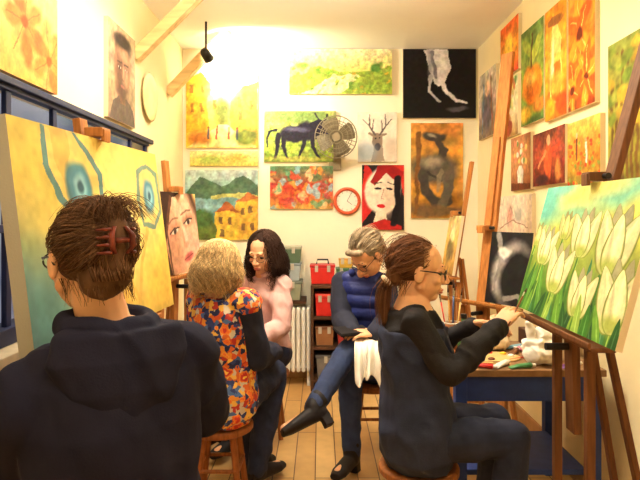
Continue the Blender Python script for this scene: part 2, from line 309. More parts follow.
def pc_lake(p):
    p.bg((110,140,130),(84,130,140),(130,170,170),(190,205,195)); p.warp(.04); p.poly([(0,.68),(.2,.9),(.5,.76),(.8,.92),(1,.8),(1,.6),(0,.6)],(84,112,88)); p.poly([(.35,.64),(.8,.68),(1,.64),(1,.6),(.35,.6)],(190,190,110)); p.ell(.25,.5,.3,.08,(150,190,195),a=.7,soft=.9)
    p.poly([(.4,.0),(.4,.4),(.58,.5),(.74,.4),(.74,.0)],(230,184,70)); p.poly([(.7,0),(.7,.54),(1,.62),(1,0)],(212,164,66)); p.poly([(.38,.4),(.58,.54),(.78,.4)],(170,96,56)); p.poly([(.68,.54),(.86,.68),(1.02,.6)],(184,104,60)); p.poly([(0,.0),(0,.34),(.2,.44),(.42,.2),(.42,0)],(96,110,54)); p.ell(.22,.3,.18,.13,(74,104,58),soft=.5)
    for u,v in ((.47,.22),(.6,.22),(.78,.36),(.88,.38),(.78,.14),(.9,.14),(.47,.06)): p.poly([(u,v),(u+.05,v),(u+.05,v+.1),(u,v+.1)],(110,84,60),.85)
    p.nz(.35,16)
def pc_girl(p):
    p.bg((190,140,70),(215,170,100)); p.nz(.2,8); p.warp(.02); p.turn(-.30,.78,.56,.45); p.ell(.4,.55,.6,.7,(66,42,30)); p.ell(.58,.44,.36,.52,(226,178,142),soft=.25); p.ell(.36,.4,.18,.4,(180,124,90),a=.85,soft=1.3); p.ell(.74,.32,.16,.18,(238,166,138),a=.8,soft=1.2); p.poly([(-.3,1.2),(.4,1.2),(1.2,1.1),(.95,.82),(.5,.86),(.24,.5),(.2,-.3),(-.3,-.3)],(58,37,28)); p.line([(.5,.86),(.3,.6),(.24,.2)],.03,(92,60,42),.01)
    for u in (.45,.74): p.ell(u,.56,.11,.055,(180,124,94),soft=.9); p.ell(u,.545,.07,.020,(215,196,172),soft=.4); p.ell(u,.545,.03,.024,(58,42,34),soft=.5); p.line([(u-.1,.555),(u,.575),(u+.09,.552)],.009,(66,44,34),a=.9); p.line([(u-.11,.645),(u,.665),(u+.1,.64)],.010,(120,82,58),a=.7)
    p.ell(.63,.43,.03,.1,(240,200,170),a=.8,soft=1); p.line([(.58,.5),(.58,.38),(.56,.35)],.018,(186,130,98),a=.6); p.ell(.61,.345,.055,.028,(206,146,116),soft=.9); p.ell(.60,.225,.095,.040,(184,88,80),soft=.6); p.line([(.51,.228),(.69,.225)],.006,(130,56,50)); p.nz(.18,20)
def pc_orangeflower(p):
    p.bg((225,165,80),(244,205,130)); p.warp(.03)
    for u,v in ((.45,.55),(.85,.3)):
        for i in range(7): a=i/7*6.28+u; p.ell(u+.15*math.cos(a),v+.25*math.sin(a),.17,.1,[(235,130,60),(246,160,84),(222,110,50)][i%3],rot=a,soft=.5); p.line([(u,v),(u+.26*math.cos(a),v+.4*math.sin(a))],.006,(214,100,50))
        p.ell(u,v,.06,.06,(150,80,30),soft=.5)
    p.nz(.2,14)
def pc_man(p):
    p.bg((150,122,96),(188,158,122)); p.nz(.25,7); p.warp(.02); p.ell(.5,.82,.24,.12,(70,56,48),soft=.6); p.ell(.5,.58,.23,.31,(140,104,80),soft=.2); p.ell(.41,.5,.13,.26,(98,70,54),a=.8,soft=1.1); p.ell(.5,.86,.23,.07,(58,46,40),soft=.5); p.poly([(.05,0),(.15,.18),(.38,.28),(.64,.28),(.9,.18),(1,0)],(92,78,68)); p.poly([(.4,.32),(.62,.32),(.62,.2),(.4,.2)],(118,86,66)); p.ell(.51,.34,.16,.1,(86,64,52),a=.85,soft=.9)
    for u in (.39,.63): p.ell(u,.585,.07,.035,(92,66,52),a=.7,soft=.9); p.ell(u,.58,.04,.013,(196,180,160),soft=.4); p.ell(u,.58,.018,.016,(28,22,18)); p.line([(u-.08,.63),(u+.08,.64)],.010,(56,42,34),a=.8)
    p.ell(.53,.52,.03,.09,(178,138,108),a=.8,soft=1); p.line([(.49,.55),(.47,.46),(.55,.45)],.012,(100,72,56),a=.7); p.ell(.51,.385,.07,.016,(140,88,74),soft=.5); p.ell(.63,.5,.07,.1,(178,136,106),a=.7,soft=1); p.ell(.53,.72,.13,.06,(176,136,106),a=.7,soft=1); p.nz(.2,18)
def pc_wing(p):
    p.warp(.03); p.bg((190,170,84),(234,190,80),(244,206,98),(232,194,88)); m=np.clip(1-(p.X/.62),0,1)*np.clip(1-p.Y*1.25,0,1); p.mix(m*1.5,(104,142,134),.95); p.ell(.62,.58,.42,.42,(248,222,142),a=.75,soft=1.2); p.ell(.1,.92,.3,.3,(206,186,88),a=.6,soft=1)
    d=(62,92,104); g=(88,140,156); b=(142,188,196); e=(84,126,130)
    p.poly([(.15,1.0),(.14,.82),(.2,.66),(.31,.57),(.42,.58),(.49,.68),(.485,.82),(.40,.95),(.34,1.0)],e,.9); p.poly([(.175,1.0),(.17,.83),(.225,.69),(.315,.605),(.405,.615),(.458,.70),(.452,.81),(.375,.925),(.315,1.0)],(238,200,108),.97); p.poly([(.2,1.0),(.2,.86),(.25,.74),(.3,.9),(.28,1.0)],(216,170,82),.6)
    p.ell(.325,.735,.115,.13,e,soft=.3,rot=.3); p.ell(.33,.735,.09,.105,g,soft=.4,rot=.3); p.ell(.335,.735,.055,.068,b,soft=.5); p.ell(.335,.73,.026,.034,d,soft=.6)
    p.poly([(.79,.52),(.755,.68),(.78,.86),(.88,.93),(.985,.86),(.995,.62),(.9,.5)],e,.75); p.poly([(.805,.55),(.78,.69),(.80,.84),(.88,.895),(.96,.84),(.968,.63),(.895,.535)],(226,200,118),.95); p.ell(.875,.71,.085,.105,g,soft=.4); p.ell(.878,.71,.05,.062,b,soft=.5); p.ell(.878,.705,.022,.028,d,soft=.7)
    p.line([(.42,.56),(.55,.4),(.68,.1)],.03,(206,168,78),.015,a=.7); p.line([(.82,.5),(.74,.35),(.66,.05)],.02,(212,172,86),a=.7); p.ell(.36,.36,.24,.1,(220,190,100),rot=-.5,a=.6,soft=.8); p.ell(.06,.12,.3,.26,(92,134,132),a=.75,soft=1.2); p.ell(.45,.1,.3,.16,(226,172,80),a=.7,soft=1.1); p.ell(.9,.15,.25,.16,(232,178,76),a=.7,soft=1.1); p.nz(.16,12)
def tulip(p,u,v,h,tilt=0,tone=(244,236,190)):
    A=p.A; t=np.array(tone,float); f=lambda k,g=1:tuple(np.clip(t*np.array((k,k*g,k*.92)),0,255)); b0=v-h*.5; hw=h*.25
    p.line([(u,b0+h*.04),(u-.008,b0-h*.4),(u-.03,-.05)],.020,(66,110,36)); p.line([(u+.006,b0),(u-.002,b0-h*.4)],.007,(160,190,84))
    o=(112,122,50)
    for r_,L,k in ((-.16,.98,.66),(.18,.98,.62)): p.petal(u+r_*.0,b0,hw*.95,h*L,o,tilt+r_,soft=.04); p.petal(u,b0+h*.01,hw*.88,h*L*.985,f(k),tilt+r_,soft=.16)
    for s in (-1,1):
        r_=tilt+s*.46; p.petal(u+s*.018/A,b0,hw*1.06,h*.96,o,r_,soft=.03); p.petal(u+s*.018/A,b0+h*.01,hw*.97,h*.945,f(.86),r_,soft=.16); p.petal(u+s*.06*h/A,b0+h*.2,hw*.34,h*.66,f(1.05),tilt+s*.52,soft=.9,a=.9); p.petal(u+s*.01/A,b0+h*.06,hw*.4,h*.6,f(.58),tilt+s*.30,soft=1,a=.75)
    p.petal(u,b0-h*.01,hw*1.12,h*.84,o,tilt,soft=.03); p.petal(u,b0,hw*1.02,h*.82,f(.95),tilt,soft=.16); p.petal(u+.03*h/A,b0+h*.16,hw*.42,h*.6,f(1.08),tilt+.05,soft=.9,a=.95); p.petal(u-.05*h/A,b0+h*.05,hw*.34,h*.6,f(.72),tilt-.14,soft=1,a=.8); p.ell(u,b0+h*.10,hw*1.0,h*.12,(150,164,66),a=.85,soft=1)
def pc_tulips(p):
    p.warp(.008,8); p.bg((52,94,34),(84,126,44),(150,160,62),(214,194,80),(170,186,112)); p.nz(.18,7)
    p.ell(.3,.88,.4,.09,(240,218,112),a=.9,soft=1); p.ell(.8,.92,.4,.12,(112,184,160),a=.9,soft=1); p.ell(.05,.86,.25,.2,(92,176,164),a=.9,soft=1); p.ell(.6,.98,.3,.07,(240,220,120),a=.85,soft=1); p.ell(.42,.76,.3,.09,(116,184,154),a=.8,soft=1); p.ell(.95,.8,.2,.1,(236,212,100),a=.85,soft=1); p.ell(.2,.98,.2,.05,(112,186,170),a=.8,soft=1); p.ell(.55,.5,.6,.12,(150,164,74),a=.7,soft=1.2)
    for i in range(22):
        u=i/21+R_.uniform(-.02,.02); hgt=R_.uniform(.2,.5); k=R_.uniform(-.35,.35); c=[(44,96,34),(88,140,48),(34,74,34),(126,160,58),(60,116,70)][i%5]; w_=R_.uniform(.04,.065); p.petal(u,-.08,w_,hgt+.08,c,k,soft=.2); p.petal(u,-.06,w_*.2,hgt*.98,tuple(min(255,x+46) for x in c),k,soft=.8,a=.8)
    for a in ((.035,.62,.20),(.34,.70,.22)): tulip(p,*a,tone=(222,214,148))
    for a in ((.17,.54,.32,.05),(.54,.66,.36,-.06),(.80,.63,.46,.05),(.37,.39,.38,.05),(.93,.30,.46,-.05),(.64,.26,.34,.04)): tulip(p,*a)
    for i in range(11):
        u=(i+.5)/11+R_.uniform(-.03,.03); hgt=R_.uniform(.14,.30); k=R_.uniform(-.5,.5); w_=R_.uniform(.04,.06); c=[(56,112,36),(102,150,50),(38,82,32),(142,174,72)][i%4]; p.petal(u,-.08,w_,hgt+.08,c,k,soft=.2); p.petal(u,-.06,w_*.2,hgt*.98,tuple(min(255,x+50) for x in c),k,soft=.8,a=.8)
    p.nz(.13,26)
def pc_muted(p):
    p.bg((130,110,90),(180,160,140),(205,190,168)); p.warp(.06); p.ell(.5,.4,.25,.3,(100,90,98),soft=.5); p.ell(.5,.72,.12,.12,(214,176,138),soft=.5); p.line([(.2,.1),(.3,.8)],.03,(110,130,150)); p.line([(.8,.1),(.7,.85)],.04,(150,100,70)); p.nz(.4,10)
def pc_redsun(p): p.bg((205,70,40),(236,156,56),(225,96,44)); p.warp(.08); p.ell(.5,.55,.25,.25,(250,205,80),soft=.5); p.ell(.2,.2,.25,.12,(120,140,60),soft=.6); p.nz(.35,9)
def pc_leaves(p):
    p.bg((160,120,70),(220,206,168),(196,204,156)); p.warp(.03)
    for i in range(18): p.ell(R_.uniform(.15,.85),R_.uniform(.35,.95),.05,.11,[(100,130,66),(165,96,54),(200,180,110)][i%3],rot=R_.uniform(-1,1),soft=.3)
    p.line([(.5,0),(.5,.6)],.02,(90,60,30)); p.ell(.5,.15,.18,.14,(140,66,44)); p.nz(.3,12)
def pc_greenorange(p):
    p.bg((84,110,46),(134,152,58),(104,134,58)); p.warp(.05); p.nz(.4,8)
    p.ell(.5,.4,.26,.2,(225,130,35),soft=.25); p.ell(.42,.46,.12,.09,(250,190,90),soft=.9); p.ell(.58,.32,.16,.1,(196,96,26),soft=.9,a=.7)
    p.ell(.66,.74,.2,.06,(170,176,70),rot=.7,soft=.3); p.ell(.3,.8,.18,.06,(150,160,60),rot=-.6,soft=.3); p.line([(.5,.6),(.52,.9)],.018,(90,70,34)); p.ell(.2,.12,.18,.08,(214,170,60),soft=.6); p.ell(.8,.16,.16,.08,(196,120,44),soft=.6); p.nz(.3,20)
def pc_jar(p):
    p.bg((206,116,34),(234,160,48),(220,136,40)); p.warp(.04); p.nz(.4,7); p.poly([(.26,.12),(.24,.68),(.38,.82),(.64,.82),(.78,.68),(.76,.12)],(244,204,112)); p.poly([(.3,.14),(.29,.52),(.73,.52),(.72,.14)],(216,108,30)); p.ell(.5,.52,.16,.04,(250,180,80),soft=.4); p.ell(.5,.86,.16,.045,(150,90,42)); p.ell(.37,.48,.03,.22,(255,244,200),a=.9,soft=.8); p.ell(.55,.3,.12,.1,(240,160,60),soft=.6); p.ell(.82,.1,.16,.1,(200,80,30),soft=.4); p.ell(.14,.1,.14,.09,(236,150,40),soft=.4); p.nz(.25,20)
def pc_lily(p):
    p.bg((150,62,26),(214,112,34),(236,160,58)); p.warp(.05); p.nz(.4,7)
    for (cu,cv,k) in ((.45,.62,1),(.7,.25,.75),(.15,.18,.6)):
        for i in range(6): a=i/6*6.28+.3+cu*3; p.ell(cu+.2*k*math.cos(a),cv+.2*k*math.sin(a),.2*k,.075*k,[(246,150,44),(226,98,30)][i%2],rot=a,soft=.3); p.line([(cu,cv),(cu+.34*k*math.cos(a),cv+.34*k*math.sin(a))],.008,(255,204,110),.003)
        p.ell(cu,cv,.05*k,.05*k,(110,40,20),soft=.5)
    p.nz(.25,18)
def pc_vase(p):
    p.bg((140,80,48),(196,138,88),(176,118,78)); p.warp(.02); p.poly([(.38,.08),(.34,.35),(.44,.45),(.56,.45),(.66,.35),(.62,.08)],(238,228,210)); p.ell(.6,.25,.05,.16,(196,184,170),soft=.8,a=.8)
    for i in range(22): p.ell(R_.uniform(.22,.78),R_.uniform(.5,.9),.06,.05,[(245,235,215),(224,130,100),(240,190,110),(120,140,80)][i%4],soft=.4)
    p.poly([(0,0),(1,0),(1,.1),(0,.14)],(110,60,36)); p.nz(.25,14)
def pc_redfig(p): p.bg((104,40,28),(160,70,42),(120,60,42)); p.warp(.05); p.nz(.4,7); p.ell(.5,.42,.16,.32,(210,90,46),soft=.3); p.ell(.52,.8,.08,.1,(228,166,118),soft=.3); p.line([(.42,.6),(.2,.35)],.05,(224,140,90),.03); p.line([(.6,.6),(.85,.7)],.045,(200,70,40),.03); p.ell(.3,.1,.3,.08,(70,36,34),soft=.5); p.ell(.8,.25,.12,.2,(190,120,60),soft=.6); p.nz(.3,16)
def pc_poppies(p):
    p.bg((130,118,46),(220,128,44),(242,188,90)); p.warp(.04)
    for i in range(56): p.ell(R_.random(),R_.uniform(0,.7),.045,.03,[(228,90,36),(246,158,60),(200,70,36),(140,150,60)][i%4],soft=.4)
    p.line([(.3,.4),(.32,.7)],.03,(110,56,44)); p.ell(.32,.76,.03,.04,(222,174,134)); p.line([(.6,.35),(.6,.62)],.03,(236,222,204)); p.ell(.6,.68,.03,.04,(205,146,106)); p.nz(.3,14)
def pc_grove(p):
    p.bg((120,118,42),(176,156,54),(140,150,64)); p.warp(.05)
    for i in range(7): p.line([(.1+i*.13,0),(.12+i*.13,.9)],.02,(110,80,36))
    for i in range(40): p.ell(R_.random(),R_.uniform(.4,1),.07,.05,[(110,130,48),(200,158,54),(156,156,64)][i%3],a=.9,soft=.5)
    p.nz(.3,14)
def pc_pale(p): p.bg((232,200,172),(244,226,204),(240,222,198)); p.warp(.05); p.ell(.4,.5,.2,.25,(222,165,145),soft=.7); p.ell(.65,.55,.22,.18,(200,190,172),soft=.7); p.line([(.1,.2),(.5,.4),(.9,.25)],.015,(170,130,110)); p.line([(.3,.3),(.42,.75),(.55,.4)],.012,(160,120,105)); p.nz(.18,10)
def pc_dark(p):
    p.bg((26,23,24),(34,31,31)); p.warp(.04); p.ell(.62,.42,.34,.42,(200,190,178),soft=.4); p.ell(.74,.36,.3,.4,(28,25,26),soft=.35); p.line([(.2,.95),(.3,.6),(.2,.2)],.05,(140,132,124),.02); p.ell(.35,.72,.1,.07,(225,216,204),soft=.6); p.line([(.5,.08),(.75,.14),(.95,.06)],.035,(130,122,116),.02); p.nz(.25,12)
def pc_yellowcan(p): p.bg((180,130,60),(228,186,98),(238,210,148)); p.warp(.05); p.ell(.5,.4,.3,.2,(130,110,66),soft=.5); p.ell(.5,.7,.2,.14,(246,228,176),soft=.6); p.nz(.3,10)
backp('wide pale green hill landscape at the top of the back wall',289,49,392,94,pc_hills)
backp('black painting of a white horse leg, top right of back wall',403,49,476,118,pc_horse_leg,n=100)
backp('painting of a black bull on green grass, left of the fan',264,111,336,162,pc_bull)
backp('small pale painting of an antlered deer head right of the fan',358,112,397,162,pc_deer)
backp('multicoloured red and green abstract painting left of the clock',270,166,333,209,pc_abstract)
backp('red, black and white stylised portrait right of the clock',362,165,404,230,pc_popface,n=100)
backp('tall golden brown painting with a dark grey twisting figure',411,123,463,218,pc_chairfig,n=120)
backp('bright yellow town street painting at the upper left of back wall',186,72,258,148,pc_town,n=100)
backp('narrow yellow green strip painting between the two town views',190,151,258,166,pc_strip,n=24)
backp('lake town painting with blue water and yellow houses on back wall',185,170,258,240,pc_lake,n=100)
rightp('muted grey brown figure painting nearest the back corner, right wall',4.09,4.53,1.95,2.46,pc_muted)
rightp('small red and orange sun painting, topmost on right wall',3.63,3.99,2.30,2.66,pc_redsun)
rightp('painting of leaves in a brown pot below the red sun painting',3.64,3.99,1.88,2.27,pc_leaves)
rightp('green painting of a single orange fruit on right wall',3.22,3.58,1.91,2.5,pc_greenorange,n=110)
rightp('golden painting of a glass jar on right wall',2.92,3.20,1.88,2.5,pc_jar,n=120)
rightp('orange lily flower painting on right wall',2.62,2.90,1.88,2.48,pc_lily,n=120)
rightp('painting of a white vase of flowers on right wall',3.42,3.77,1.51,1.86,pc_vase)
rightp('dark red painting of a reaching figure on right wall',2.94,3.38,1.52,1.83,pc_redfig)
rightp('orange poppy field painting with two small figures',2.57,2.91,1.50,1.82,pc_poppies)
rightp('green gold grove painting, nearest the camera on right wall',2.2,2.5,1.5,2.1,pc_grove)
rightp('pale pink and cream sketchy painting, lowest on right wall',3.40,4.06,1.2,1.48,pc_pale)
leftp('orange flower painting above the blue window',1.9,2.38,1.86,2.26,pc_orangeflower,n=100)
leftp('grey brown portrait of a dark haired man above the blue window',2.95,3.38,1.87,2.40,pc_man,n=110)
# ------------------------------------------------------------------ easels
oak=wood('easel_oak',(182,116,56)); dkw=wood('easel_dark_wood',(112,70,40)); blackp=mat('black_plastic',(30,28,28),.4)
def easel(label,cw,ch,bottom,rz,lean,top,wm,half=.2,front=.06,back=.36,cs=1,mw=.05,uw=.035):
    zb=bottom.z; r=root('easel',label,'easel',(bottom.x,bottom.y,0),rz)
    y=.055
    for s in (-1,1):
        MB().box((s*half,(back-front)/2,.025),(.035,back+front,.05)).build('runner',wm,r,False,bevel=.004)
        MB().bar((s*half,y,.05),(s*half,y,zb-.05),uw,.028).build('upright',wm,r,False,bevel=.004)
        MB().bar((s*half*.9,back-.05,.05),(s*.05,y+.02+lean*.15,zb+.1),.028,.02).build('brace',wm,r,False,bevel=.003)
    MB().box((0,y,.3),(half*2,.025,.05)).build('crossbar',wm,r,False,bevel=.003)
    t=MB(); tw=min(cw*.95,.56); t.box((0,.018,zb-.022),(tw,.075,.014)); t.box((0,-.022,zb-.010),(tw,.010,.018)); t.build('tray',wm,r,False,bevel=.003)
    m=MB(); yy=lambda z:.03+lean*(z-zb)+.022
    m.bar((0,y+.005,zb-.36),(0,yy(zb),zb-.02),mw,.026,(1,0,0)); m.bar((0,yy(zb),zb-.03),(0,yy(top),top),mw,.026,(1,0,0)); m.build('mast',wm,r,False,bevel=.003)
    if mw>.07: MB().bar((0,yy(zb+.45)-.022,zb+.42),(0,yy(zb+1.0)-.022,zb+.95),mw*.5,.02,(1,0,0)).build('sliding_rail',wm,r,False,bevel=.003)
    zc=zb+ch*math.cos(math.atan(lean)); k=MB(); yc=lean*(zc-zb)
    k.box((0,yc+.0,zc+.02),(.06*cs,.06,.03*cs)); k.box((0,yc-.028,zc+.01),(.045*cs,.012,.04*cs)); ko=k.build('clamp',wm,r,False,bevel=.003)
    MB().cyl((.03,yc+.02,zc+.02),(.056,yc+.02,zc+.02),.01).build('clamp_knob',blackp,ko,False)
    kn=MB().cyl((0,-.035,zb-.075),(0,.05,zb-.075),.012); kn.build('tray_knob',blackp,r,False)
    return r
tb=V(.79,1.875,.985); 
painting('large white tulip painting on the easel at right',.75,.49,280,pc_tulips,tb,rz=-math.pi/2,lean=.27,t=.02)
easel('dark wooden easel holding the white tulip painting',.75,.49,tb,-math.pi/2,.27,2.12,dkw,half=.12,uw=.028,mw=.065)
lb=V(-.635,1.80,.99); la=math.pi/2-.10
painting('large yellow and blue butterfly painting on the easel at left',.92,.61,220,pc_wing,lb,rz=la,lean=.13,t=.04,edge=(170,164,148))
easel('wooden easel holding the yellow butterfly painting',.92,.61,lb+V(-.005,0,0),la,.13,1.66,oak)
gb=V(-.775,3.18,1.02); ga=math.pi/2-.22
painting('portrait of a dark haired girl on an easel by the lake painting',.48,.46,130,pc_girl,gb,rz=ga,lean=.10,t=.02)
easel('slim wooden easel holding the portrait of a girl',.48,.46,gb,ga,.10,1.66,oak,half=.16,front=.03,back=.28)
kb=V(.90,3.22,.86); ka=-math.pi/2+.55
painting('black canvas with a pale curved shape on the tall oak easel',.28,.40,80,pc_dark,kb+V(.052,-.085,.0)*2.0,rz=ka,lean=.16,t=.02)
easel('tall oak easel with the black canvas in front of right wall',.60,.40,kb,ka,.15,2.32,oak,half=.15,front=.03,back=.24,mw=.085)
yb=V(.88,3.9,.95)
painting('small yellow brown canvas on the rear easel, seen edge on',.42,.40,60,pc_yellowcan,yb,rz=-math.pi/2-.05,lean=.16,t=.02)
easel('rear oak easel holding the small yellow brown canvas',.42,.40,yb,-math.pi/2-.05,.16,1.72,oak,half=.15,front=.03,back=.26)
# ------------------------------------------------------------------ wall things
clk=P(347,201,BY-.02); r=root('wall_clock','round white wall clock with an orange red rim','clock',(clk.x,BY,clk.z-.11))
MB().torus((clk.x,BY-.022,clk.z),(0,1,0),.1,.014).build('rim',mat('clock_rim',(196,80,44),.4),r,smooth=True)
cd=MB().cyl((clk.x,BY-.002,clk.z),(clk.x,BY-.018,clk.z),.1,n=40).build('dial',mat('clock_face',(250,242,225),.5,.02),r)
ckb=mat('clock_black',(25,22,20),.5)
for i in range(12):
    a=i*math.pi/6; MB().bar((clk.x+.068*math.sin(a),BY-.02,clk.z+.068*math.cos(a)),(clk.x+.087*math.sin(a),BY-.02,clk.z+.087*math.cos(a)),.002,.007).build('hour_mark',ckb,cd)
for L,a,w_ in ((.05,2.2,.007),(.075,.5,.005)): MB().bar((clk.x,BY-.024,clk.z),(clk.x+L*math.sin(a),BY-.024,clk.z+L*math.cos(a)),.003,w_).build('hand',ckb,r)
fc=P(336,137,4.38); fanm=mat('fan_grey',(150,138,112),.45,.1); r=root('wall_fan','grey caged wall fan beside the bull painting','fan',(fc.x,BY,fc.z-.25))
g=MB(); ax=V(0,-1,-.12).normalized(); a_,b_=g.basis(ax)
for R,o in ((.165,0),(.125,.028),(.09,.045),(.05,.055),(.165,-.05),(.11,-.075)): g.torus(fc+ax*o,ax,R,.0035,36,5)
for i in range(28):
    t=i/28*2*math.pi; e=a_*math.cos(t)+b_*math.sin(t); g.tube([fc+ax*.056+e*.03,fc+ax*.045+e*.09,fc+ax*.028+e*.125,fc+e*.165,fc-ax*.05+e*.165,fc-ax*.075+e*.11],.0018,4)
g.build('guard',fanm,r,smooth=True)
for i in range(4):
    t=i*math.pi/2+.4; e=a_*math.cos(t)+b_*math.sin(t); q=ax.cross(e)
    MB().loft([(fc+e*.03,q*.035+ax*.008,ax*.003),(fc+e*.085,q*.06+ax*.02,ax*.003),(fc+e*.135,q*.066+ax*.025,ax*.003),(fc+e*.15,q*.04+ax*.015,ax*.002)]).build('blade',mat('fan_blade',(132,122,100),.4),r,smooth=True)
MB().cyl(fc+ax*.06,fc-ax*.03,.032).build('hub',fanm,r); MB().lathe(fc,[(.03,.03),(.06,.06),(.062,.13),(.03,.16)],axis=-ax).build('motor',fanm,r,smooth=True)
k=MB(); k.bar(fc-ax*.12,(fc.x,BY-.02,fc.z-.16),.04,.03); k.box((fc.x,BY-.012,fc.z-.17),(.1,.024,.14)); k.build('bracket',fanm,r,bevel=.004)
pl=P(147,97,3.69); k=MB().lathe((LX+.001,3.69,pl.z),[(.10,0),(.155,.02),(.16,.024),(.15,.026),(.11,.012),(.01,.014)],axis=(1,0,0)); tag(k.build('wall_plate',mat('cream_ceramic',(226,204,150),.3,.1),smooth=True),'round cream wall plate hanging beside the portrait of a man','plate')
bw=wood('brace_wood',(236,198,140),0,2)
for Y,z,x1,l in ((4.2,2.26,.44,'wooden diagonal roof brace beside the black spotlight'),(3.45,2.32,.40,'wooden diagonal roof brace above the cream wall plate')):
    k=MB().bar((LX,Y,z),(LX+x1,Y+.02,CZ),.07,.07,(0,1,0)); tag(k.build('roof_brace',bw,bevel=.004),l,'wooden brace','roof braces')
bmt=mat('black_metal',(34,30,28),.4)
sp=P(206,56,4.0); r=root('spotlight','small black ceiling spotlight near the yellow town painting','spotlight',(sp.x,sp.y,CZ))
MB().cyl((sp.x,sp.y,CZ),(sp.x,sp.y,sp.z+.04),.008).build('stem',bmt,r); MB().lathe((sp.x-.02,sp.y,sp.z+.045),[(.022,0),(.034,.02),(.038,.09),(.034,.09),(.02,.03)],axis=(.3,.6,-.5)).build('lamp_head',bmt,r,smooth=True)
# lights
WARM=(1,.905,.735)
def area(x,y,z,sx,sy,E,col=WARM,rot=(0,0,0)):
    l=bpy.data.lights.new('added_fill','AREA'); l.shape='RECTANGLE'; l.size=sx; l.size_y=sy; l.energy=E; l.color=col; o=bpy.data.objects.new('added_fill_light',l); C.objects.link(o); o.location=(x,y,z); o.rotation_euler=rot
panelglowm=mat('added_panel_glow',(255,244,220),.5,.01,emit=4)  # glowing face of the added light panels
for (x,y,lab,sx,sy,Ed,Eu) in ((-.15,2.68,'added unseen light panel over the middle of the room',1.2,.3,48,60),(.1,.3,'added unseen fill light panel above the camera end of the room',1.2,.3,11,12)):  # unseen panels added to fill the room with light and wash the ceiling
    r=root('added_light_panel',lab,'added light',(x,y,CZ)); z=2.5
    k=MB()
    for a,b_,c,d in ((0,sy/2,sx+.04,.02),(0,-sy/2,sx+.04,.02),(sx/2,0,.02,sy),(-sx/2,0,.02,sy)): k.box((x+a,y+b_,z),(c,d,.05))
    k.build('frame',mat('white_metal',(235,230,220),.4),r)
    MB().box((x,y,z),(sx-.02,sy-.02,.02)).build('diffuser',panelglowm,r)
    for s in (-1,1): MB().cyl((x+s*sx*.4,y,z+.02),(x+s*sx*.4,y,CZ),.004,n=8).build('rod',mat('white_metal',(235,230,220)),r)
    area(x,y,z-.02,sx,sy,Ed); area(x,y,z+.02,sx,sy,Eu,rot=(math.pi,0,0))
l=bpy.data.lights.new('spot','SPOT'); l.energy=125; l.color=WARM; l.spot_size=2.4; l.spot_blend=.95; l.shadow_soft_size=.05; o=bpy.data.objects.new('spot_lamp',l); C.objects.link(o); o.location=(sp.x+.03,sp.y+.08,sp.z+.02); o.rotation_euler=(V(.3,.62,.08)).to_track_quat('-Z','Y').to_euler()
W=bpy.data.worlds.new('World'); SC.world=W; W.use_nodes=True; nt=W.node_tree; bgd=nt.nodes['Background']; tc=nt.nodes.new('ShaderNodeTexCoord'); nz=nt.nodes.new('ShaderNodeTexNoise'); nz.inputs['Scale'].default_value=9; rp=nt.nodes.new('ShaderNodeValToRGB'); rp.color_ramp.elements[0].position=.35; rp.color_ramp.elements[1].position=.65; rp.color_ramp.elements[0].color=(*lin((86,96,116)),1); rp.color_ramp.elements[1].color=(*lin((190,184,184)),1)
nt.links.new(tc.outputs['Generated'],nz.inputs['Vector']); nt.links.new(nz.outputs['Fac'],rp.inputs['Fac']); nt.links.new(rp.outputs['Color'],bgd.inputs['Color']); bgd.inputs['Strength'].default_value=.9
# ------------------------------------------------------------------ furniture
stw=wood('stool_wood',(150,88,42))
def stool(label,x,y,sz,r=.15):
    o=root('stool',label,'stool',(x,y,0)); MB().lathe((0,0,sz-.035),[(r*.9,0),(r,.008),(r,.028),(r*.94,.035)],n=36).build('seat',stw,o,False,smooth=False,bevel=.003)
    for i in range(4):
        a=math.pi/4+i*math.pi/2; e=V(math.cos(a),math.sin(a),0); MB().cyl(e*r*.62+V(0,0,sz-.035),e*r*1.0,.017,.014,12).build('leg',stw,o,False)
    for i in range(4):
        a=math.pi/4+i*math.pi/2; b=a+math.pi/2; rr=r*.86; z=.2; MB().cyl((rr*math.cos(a),rr*math.sin(a),z),(rr*math.cos(b),rr*math.sin(b),z),.009,n=10).build('stretcher',stw,o,False)
    return o
stool('wooden stool under the woman in the navy hoodie',-.43,1.2,.51)
stool('wooden stool under the woman in the orange flowered blouse',-.46,2.6,.39)
stool('wooden stool under the woman in the pink jacket',-.34,3.47,.39)
stool('wooden stool under the woman in the blue vest',.30,3.24,.39)
stool('wooden stool under the ponytailed woman at the tulip painting',.37,2.1,.42)
wm=mat('radiator_white',(246,240,226),.4,.04)
r=root('radiator','white column radiator under the storage boxes','radiator',(-.25,4.5,0)); n=9
for i in range(n):
    x=-.41+i*.04; k=MB(); y0=4.40
    k.cap((x,y0,.14),.016,(x,y0,.60),.016); k.cap((x,y0+.08,.14),.016,(x,y0+.08,.60),.016); k.cap((x,y0,.61),.016,(x,y0+.08,.61),.016); k.cap((x,y0,.13),.016,(x,y0+.08,.13),.016); k.build('column',wm,r,voxel=.005,it=2)
MB().cyl((-.43,4.44,.58),(-.08,4.44,.58),.013).build('pipe',wm,r); MB().cyl((-.43,4.44,.15),(-.08,4.44,.15),.013).build('pipe',wm,r)
for x in (-.41,-.09): MB().cyl((x,4.44,0),(x,4.44,.13),.014).build('foot',wm,r)
shw=wood('shelf_dark',(84,54,34),0); s=MB().box((-.28,4.52,.665),(.34,.25,.03)); s=tag(s.build('wall_shelf',shw,bevel=.003),'dark wall shelf directly above the white radiator','shelf')
